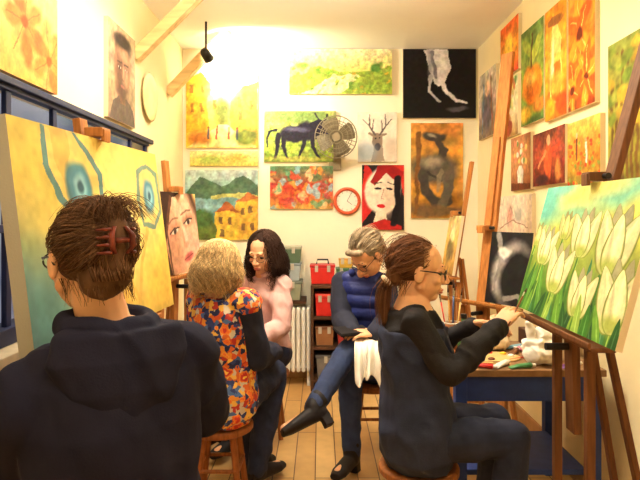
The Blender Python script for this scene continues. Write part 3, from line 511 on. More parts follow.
def bin_(label,x,y,z,sx,sy,sz,col,lid,group=None,handle=False):
    o=root('storage_box',label,'box',(x,y,z),0,group); k=MB(); h=[]
    for q,zz in ((.92,0),(1,sz*.85)): h.append([V(a*sx/2*q,b*sy/2*q,zz) for a,b in ((-1,-1),(1,-1),(1,1),(-1,1))])
    k.rings(h); bo=k.build('body',mat('box_%d_%d_%d'%col,col,.45,.1),o,False,bevel=.006)
    l=MB().box((0,0,sz*.925),(sx*1.05,sy*1.05,sz*.15)).build('lid',mat('box_%d_%d_%d'%lid,lid,.45,.1),o,False,bevel=.006)
    if handle: MB().tube([(-sx*.25,0,sz),(-sx*.22,0,sz+.035),(sx*.22,0,sz+.035),(sx*.25,0,sz)],.007,8).build('handle',blackp,l,False,smooth=True)
    for s in (-1,1): MB().box((s*sx*.25,-sy*.53,sz*.8),(.025,.008,.05)).build('latch',mat('box_latch',(190,180,160),.4),l,False)
    return o
bin_('grey green storage box, lowest of the stack above the radiator',-.28,4.5,.68,.27,.2,.15,(140,144,120),(112,118,102))
bin_('pale blue storage box in the middle of the stack above the radiator',-.28,4.5,.83,.25,.19,.14,(165,176,178),(126,136,140))
bin_('dark green storage box, topmost above the radiator',-.27,4.5,.97,.24,.18,.13,(86,108,84),(160,160,140))
r=root('shelf_unit','low dark wooden shelf unit with red boxes beside the radiator','shelf unit',(.04,4.45,0)); 
for x in (-.06,.30): MB().box((x,4.45,.4),(.022,.34,.8)).build('side_panel',shw,r,bevel=.002)
for z in (.08,.33,.56,.80): MB().box((.12,4.45,z),(.382 if z>.7 else .338,.34,.022)).build('shelf',shw,r,bevel=.002)
MB().box((.12,4.615,.4),(.338,.01,.76)).build('back_panel',shw,r)
red=(205,44,36); 
bin_('red toolbox with black handle on top of the shelf unit',.02,4.45,.811,.19,.16,.15,red,(180,30,28),handle=True)
bin_('green metal box beside the red toolbox',.205,4.47,.811,.15,.15,.12,(84,132,84),(70,110,74))
bin_('small yellow box on top of the green metal box',.205,4.47,.932,.11,.11,.07,(220,176,70),(200,140,50))
bin_('red storage box on the upper shelf under the toolbox',.035,4.4,.571,.14,.2,.17,red,(220,70,50))
bin_('cream storage box beside the red box on the upper shelf',.205,4.42,.571,.14,.2,.10,(215,188,140),(190,150,100))
bin_('flat blue box on top of the cream storage box',.205,4.42,.672,.12,.18,.07,(70,100,150),(50,76,124))
bin_('brown storage box on the middle shelf of the unit',.035,4.42,.341,.14,.2,.15,(150,100,62),(120,74,44))
bin_('dark red storage box on the middle shelf of the unit',.205,4.42,.341,.14,.2,.16,(150,48,42),(170,60,46))
bin_('wide grey storage box on the bottom shelf of the unit',.12,4.42,.091,.3,.2,.18,(130,122,112),(100,96,92))
# blue table
bl=mat('blue_table_paint',(40,62,128),.5,.15)
r=root('table','blue painted work table covered with paints','table',(.9,2.68,0)); TZ=.685
MB().box((.9,2.68,TZ-.015),(.66,.56,.03)).build('tabletop',mat('table_top',(140,104,70),.5,.25),r,bevel=.003)
for s in (-1,1): MB().box((.9,2.68+s*.25,TZ-.085),(.6,.02,.11)).build('apron',bl,r,bevel=.002)
for sx in (-1,1):
    for sy in (-1,1): MB().box((.9+sx*.29,2.68+sy*.24,(TZ-.03)/2),(.05,.05,TZ-.03)).build('leg',bl,r,bevel=.003)
MB().box((.9,2.68,.22),(.54,.44,.025)).build('lower_shelf',bl,r,bevel=.002)
wpl=mat('white_plastic',(246,240,228),.35,.05)
k=MB(); bc=V(.985,2.5,TZ); k.ell(bc+V(0,0,.06),(.08,.06,.06)); k.ell(bc+V(.02,.02,.1),(.055,.05,.06)); k.cap(bc+V(-.03,0,.1),.025,bc+V(-.06,0,.18),.008); k.cap(bc+V(.03,0,.1),.03,bc+V(.05,.01,.175),.008)
tag(k.build('plastic_bag',wpl,voxel=.004,it=1,disp=.013,dsc=90),'crumpled white plastic bag on the blue table','bag')
k=MB(); bc=V(.86,2.76,TZ); k.ell(bc+V(0,0,.035),(.07,.05,.035)); k.ell(bc+V(.03,.01,.05),(.04,.04,.04))
tag(k.build('rag',mat('rag_cloth',(214,190,150),.85,.15),voxel=.004,it=1,disp=.010,dsc=80),'crumpled beige paint rag behind the palette','rag')
def tube_(x,y,a,col,lab):
    o=root('paint_tube',lab,'paint tube',(x,y,TZ),a,'paint tubes on the blue table'); k=MB(); k.loft([(V(-.06,0,.004),V(0,.017,0),V(0,0,.002)),(V(-.02,0,.011),V(0,.015,0),V(0,0,.008)),(V(.035,0,.013),V(0,.013,0),V(0,0,.012)),(V(.042,0,.013),V(0,.006,0),V(0,0,.006))]); tbod=k.build('tube_body',mat('tube_%d_%d_%d'%col,col,.35),o,False,smooth=True)
    MB().cyl((.042,0,.013),(.058,0,.013),.008,.007,12).build('cap',mat('tube_cap',(235,230,220),.4),o,False)
for i,(x,y,a,c,l) in enumerate(((.64,2.47,.3,(230,200,70),'yellow paint tube on the blue table'),(.71,2.43,-.5,(200,50,44),'red paint tube on the blue table'),(.80,2.46,.7,(235,230,220),'white paint tube on the blue table'),(.64,2.54,2.2,(60,100,170),'blue paint tube on the blue table'),(.88,2.43,.1,(70,130,80),'green paint tube on the blue table'),(.62,2.64,1.2,(235,130,50),'orange paint tube on the blue table'),(1.1,2.45,.4,(120,60,130),'purple paint tube by the plastic bag'),(.93,2.68,.9,(110,70,46),'brown paint tube on the blue table'),(1.0,2.72,2.5,(220,130,150),'pink paint tube on the blue table'),(.98,2.79,.2,(130,180,200),'pale blue paint tube on the blue table'))): tube_(x,y,a,c,l)
def brush(tip,end,lab,col=(190,130,60),group=None,r=.004):
    d=(tip-end); o=root('paintbrush',lab,'paintbrush',tuple(end),0,group)
    MB().tube([end,end+d*.4,end+d*.75],r*.7,8,r).build('handle',mat('bh_%d_%d_%d'%col,col,.4),o,smooth=True); MB().cyl(end+d*.75,end+d*.87,r*1.05,r*1.1,10).build('ferrule',mat('ferrule',(190,185,175),.25,metal=.9),o); MB().tube([end+d*.87,end+d*.94,tip],r*1.2,8,r*.4).build('bristles',mat('bristle',(80,54,36),.8),o,smooth=True)
    return o
def jar(x,y,z,col,lab,h=.1,r=.035):
    o=root('jar',lab,'jar',(x,y,z)); jb=MB().lathe((0,0,0),[(r*.9,0),(r,.006),(r,h*.9),(r*.92,h),(r*.84,h),(r*.84,.01)],n=24).build('jar_body',mat('jar_%d_%d_%d'%col,col,.3),o,False,smooth=True); MB().torus((0,0,h*.98),(0,0,1),r*.9,.004,24,6).build('rim',mat('jar_rim',(200,190,170),.3),o,False,smooth=True); return o
bcs=[(200,60,40),(190,140,70),(60,80,120),(220,190,120),(60,40,30)]
def brushjar(x,y,col,jl,bl,grp,h=.13):
    jar(x,y,TZ,col,jl,h,.045)
    for i,(dx,dy) in enumerate(((-.05,.01),(-.02,-.02),(.01,.02),(.04,0),(.02,.05))): brush(V(x+dx*1.3,y+dy,TZ+.30+.02*(i%3)),V(x+dx*.35,y+dy*.3,TZ+.02),'%s handled paintbrush standing in the %s'%(['red','tan','blue','cream','dark brown'][i],bl),bcs[i],grp)
brushjar(.66,2.80,(160,106,70),'brown jar of paintbrushes at the back of the blue table','brown jar','brushes in the brown jar')
brushjar(1.10,2.60,(224,214,196),'white jar of paintbrushes at the wall end of the blue table','white jar','brushes in the white jar',.11)
for i,(x,y,a,c,l) in enumerate(((.95,2.60,.5,(200,60,40),'red handled paintbrush lying on the blue table'),(.74,2.5,-.3,(220,190,120),'cream handled paintbrush lying on the blue table'))): brush(V(x+.10*math.cos(a),y+.10*math.sin(a),TZ+.006),V(x-.1*math.cos(a),y-.1*math.sin(a),TZ+.006),l,c)
jar(.76,2.80,TZ,(100,124,84),'green jar on the blue table',.09)
o=root('bottle','green glass bottle on the blue table','bottle',(.69,2.69,TZ)); bb=MB().lathe((0,0,0),[(.028,0),(.03,.01),(.03,.1),(.012,.14),(.012,.17)],n=20).build('bottle_body',mat('bottle_green',(74,106,60),.2),o,False,smooth=True); MB().cyl((0,0,.17),(0,0,.19),.014).build('bottle_cap',blackp,o,False)
o=root('palette','wooden palette with paint blobs on the blue table','palette',(.80,2.61,TZ)); k=MB(); k.loft([(V(0,0,.001),V(.13,0,0),V(0,.09,0)),(V(0,0,.007),V(.13,0,0),V(0,.09,0))],n=36,e=2.2); k.build('palette_board',mat('palette_wood',(210,172,112),.5),o,False)
for i in range(7):
    a=i*.75; MB().ell((.09*math.cos(a),.06*math.sin(a),.01),(.016,.013,.008)).build('paint_blob',mat('blob%d'%i,[(240,235,220),(230,190,50),(200,50,40),(60,100,160),(70,120,60),(220,120,40),(110,60,40)][i],.3),o,False,smooth=True)
o=root('paint_box','dark open paint box at the wall end of the blue table','box',(1.12,2.84,TZ)); MB().box((0,0,.04),(.16,.2,.08)).build('body',mat('paintbox_dark',(74,48,34),.5),o,False,bevel=.004); MB().box((.075,0,.14),(.012,.2,.12)).build('lid',mat('paintbox_dark',(60,38,26)),o,False,bevel=.003)
# ------------------------------------------------------------------ people
def fr_(f): f=V(f[0],f[1],0).normalized(); return f,V(f.y,-f.x,0)
PROF=[(-.2,.12,.10),(-.1,.165,.125),(.08,.172,.125),(.35,.138,.105),(.62,.152,.122),(.8,.155,.105),(.92,.115,.08),(1.02,.06,.055)]
def torso(sh,p,off=0,t0=-.25,t1=1.1,wide=1):
    H,N,r=p['H'],p['N'],p['r']; ax=(N-H); d=ax.normalized().cross(r).normalized(); rs=[]
    for t,a,b in [q for q in PROF if t0<=q[0]<=t1]: rs.append((H+ax*t,r*((a*wide*p['w']+off)),d*(b*wide*p['w']+off)))
    sh.loft(rs)
def headR(f,pitch,roll):
    f,r=fr_(f); cp,sp=math.cos(pitch),math.sin(pitch); ff=f*cp-V(0,0,1)*sp; u=r.cross(ff); cr,sr=math.cos(roll),math.sin(roll); r2=r*cr+u*sr; u2=u*cr-r*sr
    return Matrix((r2,ff,u2)).transposed()
def headshapes(sh,hp,R):
    E=lambda c,rad:sh.ell(hp(c),rad,R); K=lambda a,ra,b,rb:sh.cap(hp(a),ra,hp(b),rb)
    E((0,-.015,.03),(.075,.094,.082)); E((0,.02,-.03),(.061,.066,.082)); E((0,.052,-.09),(.027,.026,.021))
    for s in (-1,1):
        K((s*.052,0,-.055),.018,(0,.05,-.088),.02); E((s*.038,.052,-.028),(.024,.024,.02)); E((s*.077,-.012,-.012),(.009,.019,.031)); E((s*.012,.093,-.036),(.009,.01,.008))
        K((s*.018,.078,.011),.006,(s*.045,.066,.009),.006); K((s*.02,.074,-.013),.005,(s*.043,.066,-.012),.005)
    K((-.034,.072,.022),.012,(.034,.072,.022),.012); K((0,.08,.01),.009,(0,.104,-.03),.0115); E((0,.082,-.062),(.023,.012,.007)); E((0,.08,-.073),(.019,.012,.008))
def hand(sh,W,d,n,right,curl,spread=.25):
    d=Vector(d).normalized(); n=Vector(n); n=(n-d*n.dot(d)).normalized(); s=d.cross(n)*(1 if right else -1)
    sh.loft([(W-d*.01,s*.024,n*.017),(W+d*.03,s*.034,n*.014),(W+d*.07,s*.039,n*.012),(W+d*.09,s*.036,n*.009)],n=16)
    for off,L,st in ((.03,.068,.086),(.0105,.077,.09),(-.0095,.07,.088),(-.0285,.054,.08)):
        p=W+d*st+s*off; a=0; dd=d+s*(off*spread*4)
        for k,(fr,ca) in enumerate(((.45,.45),(.32,.8),(.23,.6))):
            a+=curl*ca; q=p+(dd.normalized()*math.cos(a)+n*math.sin(a))*(L*fr); sh.cap(p,.0085-.0007*k,q,.0078-.0007*k,10); p=q
    p=W+d*.025+s*.028; q=p+(d*.6+s*.65+n*.3).normalized()*.04; r=q+(d*.85+s*.15+n*.45).normalized()*.032; sh.cap(p,.013,q,.0105,10); sh.cap(q,.0105,r,.008,10)
def person(label,H,N,f,hc,hf,pitch,roll,arms,legs,skin,voxel=.004,drop=(.055,.055),w=1.0,ak=1.0,brow=None,lk=1.0):
    H=Vector(H);N=Vector(N); f,r=fr_(f); p=dict(H=H,N=N,f=f,r=r,w=w,ak=ak,lk=lk); root_=root('person',label,'person',(H.x,H.y,0)); p['root']=root_
    R=headR(hf,pitch,roll); hc=Vector(hc); hp=lambda v:hc+R@Vector(v); p['hp']=hp; p['R']=R
    p['arms']=[(N+r*(s*.155*w)-V(0,0,dr),Vector(a[0]),Vector(a[1]))+tuple(a[2:]) for s,a,dr in zip((1,-1),arms,drop)]
    p['legs']=[(H+r*(s*.085),Vector(l[0]),Vector(l[1]),Vector(l[2]).normalized()) for s,l in zip((1,-1),legs)]
    sh=MB(); torso(sh,p); sh.cap(N-V(0,0,.03),.055,hp((0,-.022,-.05)),.05); headshapes(sh,hp,R)
    for i,a in enumerate(p['arms']):
        S,E,W=a[:3]; sh.cap(N-V(0,0,.06),.048,S,.048*ak); sh.cap(S,.048*ak,E,.037*ak); sh.cap(E,.037*ak,E+(W-E)*.35,.037*ak); sh.cap(E+(W-E)*.35,.037*ak,W,.024); hand(sh,W,a[3],a[4],i==0,a[5])
    for h,k,a,t in p['legs']:
        sh.cap(h,.085*lk,k,.055*lk); sh.cap(k,.055*lk,k+(a-k)*.35,.056*lk); sh.cap(k+(a-k)*.35,.056*lk,a,.035); sh.cap(a-V(0,0,.03),.033,a+t*.15-V(0,0,.04),.024)
    p['body']=sh.build('body',skin,root_,voxel=voxel,it=3)
    for s in (-1,1):
        MB().ell(hp((s*.031,.0655,-.001)),(.012,.012,.011),R,n=16,m=10).build('eye',mat('eye_dark',(70,54,46),.2),root_,smooth=True)
        MB().cap(hp((s*.018,.0835,.026)),.0035,hp((s*.046,.073,.027)),.0025,8).build('eyebrow',brow or mat('brow_brown',(110,78,56),.8),root_,smooth=True)
    l=MB(); l.ell(hp((0,.084,-.063)),(.022,.012,.0055),R); l.ell(hp((0,.082,-.072)),(.019,.012,.0065),R); l.build('lips',mat('lip_pink',(190,104,90),.45),root_,smooth=True)
    return p
def top(p,name,m,off=.014,sleeve=1.0,t0=-.12,t1=1.0,disp=.004,dsc=28,wide=1,voxel=.006,smat=None,sname=None,roff=0,cover=True,quilt=0):
    sh=MB(); torso(sh,p,off,t0,t1,wide); ak=p['ak']
    sl=[]
    for i,a in enumerate(p['arms']):
        S,E,W=a[:3]; ss=sh if smat is None else MB()
        sh.cap(p['N']-V(0,0,.065),.048+off,S,.050*ak+off) if (smat is None or cover) else sh.cap(p['N']-V(0,0,.065),.046+off,p['N']+(S-p['N'])*.55-V(0,0,.02),.045+off)
        ss.cap(S,.050*ak+off+roff-(.002 if smat else 0),E,.042*ak+off+roff); e=E+(W-E)*.98; ss.cap(E,.042*ak+off+roff,E+(W-E)*.4,.041*ak+off); ss.cap(E+(W-E)*.4,.041*ak+off,e,.027+off*.8)
        if smat is not None: sl.append(ss)
    o=sh.build(name,m,p['root'],voxel=voxel,it=4,disp=disp,dsc=dsc,quilt=quilt)
    for ss in sl: ss.build(sname,smat,p['root'],voxel=voxel,it=4,disp=min(disp,.006),dsc=dsc)
    return o
def trousers(p,m,off=.012,name='trousers'):
    sh=MB(); torso(sh,p,off,-.25,.15); lk=p['lk']
    for h,k,a,t in p['legs']: sh.cap(h,.088*lk+off,k,.06*lk+off); sh.cap(k,.06*lk+off,k+(a-k)*.35,.058*lk+off); sh.cap(k+(a-k)*.35,.058*lk+off,a,.040*lk+off)
    return sh.build(name,m,p['root'],voxel=.006,it=3,disp=.006,dsc=40)
def shoes(p,m,name='shoe',boot=0):
    for h,k,a,t in p['legs']:
        up=(k-a).normalized(); n=(up-t*up.dot(t)).normalized(); s=t.cross(n); b=a-n*.052
        sh=MB(); sh.loft([(b-t*.05+n*.02,s*.024,n*.03),(b-t*.02+n*.03,s*.034,n*.045),(b+t*.06+n*.02,s*.038,n*.036),(b+t*.14+n*.008,s*.042,n*.026),(b+t*.19+n*.004,s*.026,n*.018)],n=20)
        sh.cap(a,.044,a-n*.02+t*.01,.042); RM=Matrix((s,t,n)).transposed()
        sh.box(b-t*.03-n*(.012 if not boot else .026),(.045,.045,.03 if not boot else .056),RM)
        if boot: sh.cap(a,.046,a+up*boot,.050)
        sh.build(name,m,p['root'],voxel=.005,it=2)
def strands(sh_paths,base_mb,name,p,rgb,voxel=.005,r=.0017,var=.25,disp=.003,dark=.8,sides=4):
    o=base_mb.build(name,matcol('hair_fibre',.75,.1,300,.12),p['root'],voxel=voxel,it=3,disp=disp,dsc=90)
    me0=o.data; n0=len(me0.vertices); co=np.zeros(n0*3); me0.vertices.foreach_get('co',co); co=co.reshape(-1,3)
    vs=[tuple(c) for c in co]; fs=[tuple(q.vertices) for q in me0.polygons]; l=np.array(lin(rgb)); k=dark*(1+.3*snoise(co*np.array([1,1,.35]),160,5)); cols=[l*max(.2,x) for x in k]
    Mi=ROOTM[p['root'].name].inverted(); t=MB()
    for path in sh_paths:
        rr=r*random.uniform(.6,1.3); a=len(t.v); t.tube([Mi@q for q in path],rr,sides,rr*.35); b=min(1.9,max(.45,random.gauss(1,var))); cols+= [l*b]*(len(t.v)-a)
    vs+=[tuple(v) for v in t.v]; fs+=[tuple(i+n0 for i in f) for f in t.f]
    me=bpy.data.meshes.new(name); me.from_pydata(vs,[],fs); me.update(); ca=me.color_attributes.new('Col','FLOAT_COLOR','POINT'); arr=np.ones((len(vs),4)); arr[:,:3]=np.clip(np.array(cols),0,1); ca.data.foreach_set('color',arr.ravel())
    me.polygons.foreach_set('use_smooth',[True]*len(me.polygons)); me.materials.append(MC['hair_fibre']); o.data=me; bpy.data.meshes.remove(me0); return o
def slerp_paths(hp,c,rad,n,starts,target,lift=.01,end=None,js=.08,loose=.06):
    out=[]; c=Vector(c); tg=Vector(target).normalized()
    for i in range(n):
        a=starts(); a=Vector(a).normalized(); tj=(tg+V(random.gauss(0,js),random.gauss(0,js),random.gauss(0,js))).normalized(); pts=[]; lf=random.uniform(0,lift)*(2.6 if random.random()<loose else 1); w=random.uniform(0,6)
        for k in range(11):
            t=k/10; d=a.slerp(tj,t) if a.dot(tj)>-.98 else a; q=1.01+lf/.09*math.sin(math.pi*t)
            d=d+V(math.sin(w+t*7),math.cos(w+t*5),math.sin(w*2+t*6))*.022
            pts.append(hp(c+V(d.x*rad[0]*q,d.y*rad[1]*q,d.z*rad[2]*q)))
        if end: pts+=[hp(Vector(e)+V(random.gauss(0,.008),random.gauss(0,.008),random.gauss(0,.008))) for e in end]
        out.append(pts)
    return out
def hang_paths(hp,c,rad,n,ex,L,wave=.008,out=.01,lj=.3,curl=0,wf=7,sw=.004):
    res=[]; c=Vector(c)
    for i in range(n):
        ph=random.uniform(ex,2*math.pi-ex); pts=[]; lf=random.uniform(1.0,1.06); w=random.uniform(0,6); wd=random.uniform(-.25,.25)
        th1=random.uniform(1.35,1.75); th0=random.uniform(.03,.5); e=V(math.sin(ph),math.cos(ph),0); T=V(-e.y,e.x,0)
        for k in range(11):
            th=th0+(th1-th0)*k/10; f=ph+wd*k/10; pts.append(c+V(rad[0]*math.sin(th)*math.sin(f)*lf,rad[1]*math.sin(th)*math.cos(f)*lf,rad[2]*math.cos(th)*lf)+(T*math.sin(w+k*.1*wf)+e*(.5*math.cos(w*2+k*.1*wf)))*sw)
        b=pts[-1]; l=L*random.uniform(1-lj,1)
        for k in range(1,11):
            t=k/10; pts.append(b-V(0,0,1)*(l*t)+e*(out*math.sin(math.pi*t)-curl*t*t)+(T*math.sin(w+wf+t*wf*1.3)+e*math.cos(w*1.3+t*wf*1.2))*wave*min(1,t*2.5))
        res.append([hp(q) for q in pts])
    return res
def glasses(p,rgb=(50,40,40),th=.0022):
    hp=p['hp']; m=mat('spectacle_frame',rgb,.3); R=p['R']; g=MB()
    for s in (-1,1):
        c=(s*.034,.093,-.004); pts=[hp((c[0]+.026*math.cos(t),c[1]-.25*abs(.026*math.cos(t))*(1 if s*math.cos(t)>0 else .2),c[2]+.018*math.sin(t))) for t in [i*2*math.pi/20 for i in range(21)]]
        g.tube(pts,th,6); g.tube([hp((s*.060,.086,.0)),hp((s*.078,.04,.004)),hp((s*.083,-.01,.004)),hp((s*.081,-.03,-.012))],th,6)
    g.tube([hp((-.008,.096,0)),hp((0,.099,.003)),hp((.008,.096,0))],th*.9,6)
    g.build('glasses',m,p['root'],smooth=True)
sk1=mat('skin_fair',(232,178,138),.5,.08,22,sss=.15); sk2=mat('skin_warm',(228,170,128),.5,.08,22,sss=.15); 
denim=mat('denim',(46,58,92),.8,.3,14,.2,300); dark_den=mat('dark_denim',(38,43,64),.8,.3,14,.2,300); blackf=mat('black_knit',(30,26,29),.85,.2,30,.2,200); navy=mat('navy_fleece',(36,35,50),.95,.12,9,.12,220,spec=.1); shoeb=mat('shoe_black',(32,26,26),.55,.2,spec=.2)
# --- woman in hoodie (left, near)
pA=person('woman in navy hoodie, back turned, facing the yellow butterfly painting',(-.43,1.2,.62),(-.45,1.19,1.12),(-.6,.8),P(88,257,1.19),(-.72,.69),.08,0,
 [((-.31,1.45,.84),(-.48,1.57,.97),(-.5,.7,.3),(-.6,-.4,-.6),.9),((-.63,1.2,.82),(-.56,1.38,.76),(.2,.8,-.1),(0,0,-1),.5)],
 [((-.45,1.63,.60),(-.42,1.50,.10),(-.3,.9,0)),((-.58,1.53,.60),(-.54,1.42,.10),(-.3,.9,0))],sk1,drop=(.09,.14))
trousers(pA,dark_den); shoes(pA,shoeb)
hd=top(pA,'hoodie',navy,off=.03,disp=.011,dsc=26,wide=1.03,t0=-.15,t1=.95)
N=pA['N']; f,r=pA['f'],pA['r']; h=MB(); RB=Matrix((r,f,V(0,0,1))).transposed()
pts=[]
for i in range(11):
    a=math.radians(-150+300*i/10); e=(-f)*math.cos(a)+r*math.sin(a); rr=.082+.01*math.cos(a); pts.append((N+e*rr+V(0,0,-.008+.02*(1-math.cos(a))*.5),.023+.008*max(0,math.cos(a))))
for (a,ra),(b,rb) in zip(pts[:-1],pts[1:]): h.cap(a,ra,b,rb)
h.loft([(N-f*.085+V(0,0,.0),r*.12,f*.045),(N-f*.10-V(0,0,.05),r*.135,f*.055),(N-f*.112-V(0,0,.11),r*.11,f*.05),(N-f*.115-V(0,0,.17),r*.05,f*.035)],e=2)
h.build('hood',navy,hd,voxel=.005,it=5,disp=.010,dsc=36)
hp=pA['hp']; b=MB(); c0=(0,-.028,.025); rad=(.084,.096,.091); R=pA['R']
b.ell(hp(c0),(.081,.092,.088),R); b.ell(hp((0,-.075,-.04)),(.052,.04,.05),R); b.cap(hp((0,-.118,-.02)),.022,hp((.005,-.120,.05)),.027); b.cap(hp((.005,-.115,.05)),.027,hp((.01,-.085,.10)),.02)
def stA():
    while True:
        ph=random.uniform(-math.pi,math.pi); th=random.uniform(.2,2.25); v=V(math.sin(th)*math.sin(ph),math.sin(th)*math.cos(ph),math.cos(th))
        if v.y<.62 or v.z>.55:
            if not (v.z<-.15 and v.y>.0): return v
paths=slerp_paths(hp,c0,rad,1700,stA,(0,-.9,.25),.010,end=[(0,-.122,.02),(.0,-.12,.055)],js=.12,loose=.05)
for i in range(260):
    x=random.gauss(0,.016); y=-.138+.018*abs(x)/.02+random.uniform(-.004,.005); ph=random.uniform(0,6); paths.append([hp((x+.010*math.sin(ph+k*.6),y+.004*math.cos(ph+k)+.0015*max(0,k-5)**1.5,-.05+.018*k)) for k in range(9)])
for i in range(190):
    a=random.gauss(.1,.8); L=random.uniform(.05,.11); s=V(random.gauss(0,.013),-.1+random.gauss(0,.012),.09+random.gauss(0,.006)); paths.append([hp(s+V(math.sin(a)*L*t,-.4*L*math.cos(a)*t*1.4,L*(1.05*t-1.2*t*t))) for t in [k/7 for k in range(8)]])
for i in range(90):
    ph=random.uniform(1.3,5.0); s=V(.066*math.sin(ph),-.03+.072*math.cos(ph),-.04); paths.append([hp(s+V(.005*math.sin(k*.6+i),-.003*k+.003*math.sin(i+k*.5),-.008*k)) for k in range(random.randint(4,8))])
ho=strands(paths,b,'hair',pA,(108,77,54),r=.0009,voxel=.004,sides=3,var=.36)
k=MB()
for s in (-1,1):
    k.loft([(hp((s*.012,-.149,.002)),R@V(.004,0,0),R@V(0,.004,0)),(hp((s*.021,-.156,.016)),R@V(.005,0,0),R@V(0,.009,0)),(hp((s*.021,-.154,.040)),R@V(.005,0,0),R@V(0,.009,0)),(hp((s*.011,-.147,.056)),R@V(.004,0,0),R@V(0,.004,0))],n=14)
    for i in range(4): z=.005+i*.015; k.tube([hp((s*.021,-.154,z)),hp((s*.033,-.142,z)),hp((s*.036,-.124,z)),hp((s*.03,-.106,z))],.0038,8,.002)
k.cyl(hp((-.013,-.156,.028)),hp((.013,-.156,.028)),.0055); k.build('hair_clip',mat('tortoiseshell',(108,46,32),.3,.5,40),ho,smooth=True)
glasses(pA)
brush(V(-.61,1.72,1.10),V(-.45,1.53,.95),'long paintbrush held by the woman in the navy hoodie',(60,40,30))
# --- orange blouse
om=bpy.data.materials.new('flower_print'); om.use_nodes=True; nt=om.node_tree; bb=nt.nodes['Principled BSDF']; tc=nt.nodes.new('ShaderNodeTexCoord'); nz=nt.nodes.new('ShaderNodeTexNoise'); nz.inputs['Scale'].default_value=28; mxv=nt.nodes.new('ShaderNodeMixRGB'); mxv.inputs['Fac'].default_value=.05
vo=nt.nodes.new('ShaderNodeTexVoronoi'); vo.inputs['Scale'].default_value=46; rp=nt.nodes.new('ShaderNodeValToRGB'); rp.color_ramp.interpolation='CONSTANT'
cs=[(206,80,28),(178,44,32),(222,136,40),(46,60,120),(32,38,80),(236,184,76),(30,40,90),(206,192,166),(216,100,34),(74,106,160)]
el=rp.color_ramp.elements; el[0].color=(*lin(cs[0]),1); el[1].position=.1; el[1].color=(*lin(cs[1]),1)
for i in range(2,10): e=el.new(i/10); e.color=(*lin(cs[i]),1)
vo2=nt.nodes.new('ShaderNodeTexVoronoi'); vo2.inputs['Scale'].default_value=13.5; r2=nt.nodes.new('ShaderNodeValToRGB'); r2.color_ramp.interpolation='CONSTANT'
e2=r2.color_ramp.elements; e2[0].color=(*lin((246,200,76)),1); e2[0].position=0; e2[1].position=.11; e2[1].color=(*lin((196,44,32)),1); q=e2.new(.25); q.color=(*lin((228,108,34)),1); q=e2.new(.34); q.color=(*lin((232,154,54)),1)
lt=nt.nodes.new('ShaderNodeMath'); lt.operation='LESS_THAN'; lt.inputs[1].default_value=.38; mx2=nt.nodes.new('ShaderNodeMixRGB')
nt.links.new(tc.outputs['Object'],mxv.inputs['Color1']); nt.links.new(tc.outputs['Object'],nz.inputs['Vector']); nt.links.new(nz.outputs['Color'],mxv.inputs['Color2']); nt.links.new(mxv.outputs['Color'],vo.inputs['Vector']); nt.links.new(mxv.outputs['Color'],vo2.inputs['Vector'])
sx=nt.nodes.new('ShaderNodeSeparateColor'); nt.links.new(vo.outputs['Color'],sx.inputs['Color']); nt.links.new(sx.outputs[0],rp.inputs['Fac']); nt.links.new(vo2.outputs['Distance'],lt.inputs[0]); nt.links.new(vo2.outputs['Distance'],r2.inputs['Fac']); nt.links.new(r2.outputs['Color'],mx2.inputs['Color2']); nt.links.new(lt.outputs[0],mx2.inputs['Fac']); nt.links.new(rp.outputs['Color'],mx2.inputs['Color1']); nt.links.new(mx2.outputs['Color'],bb.inputs['Base Color']); bb.inputs['Roughness'].default_value=.8
pB=person('blonde woman in orange flowered blouse seated with her back turned',(-.47,2.6,.5),(-.46,2.63,1.0),(.6,.8),P(221,265,2.62),(.5,.86),.2,0,
 [((-.295,2.58,.70),(-.23,2.80,.665),(-.3,.9,-.1),(0,0,-1),.6),((-.57,2.80,.71),(-.39,2.92,.67),(.8,.4,-.1),(0,0,-1),.6)],
 [((-.24,2.91,.53),(-.31,2.77,.10),(.6,.8,0)),((-.33,2.97,.53),(-.37,2.85,.10),(.6,.8,0))],sk1,w=.97)
trousers(pB,dark_den); shoes(pB,shoeb); top(pB,'blouse',om,off=.024,t0=-.25,disp=.008,dsc=32,wide=1.04,smat=mat('navy_sleeve',(36,38,54),.85,.2,20),sname='sleeve')
hp=pB['hp']; b=MB(); R=pB['R']; b.ell(hp((0,-.025,.02)),(.083,.094,.09),R); b.loft([(hp((0,-.04,.01)),R@V(.084,0,0),R@V(0,.07,0)),(hp((0,-.05,-.06)),R@V(.086,0,0),R@V(0,.062,0)),(hp((0,-.055,-.11)),R@V(.076,0,0),R@V(0,.046,0)),(hp((0,-.055,-.13)),R@V(.05,0,0),R@V(0,.03,0))])
strands(hang_paths(hp,(0,-.02,.02),(.090,.102,.095),1000,.8,.18,.012,.020,.4,.0,wf=12,sw=.007),b,'hair',pB,(218,180,126),r=.0016,disp=.006,var=.42,sides=3,dark=.75)
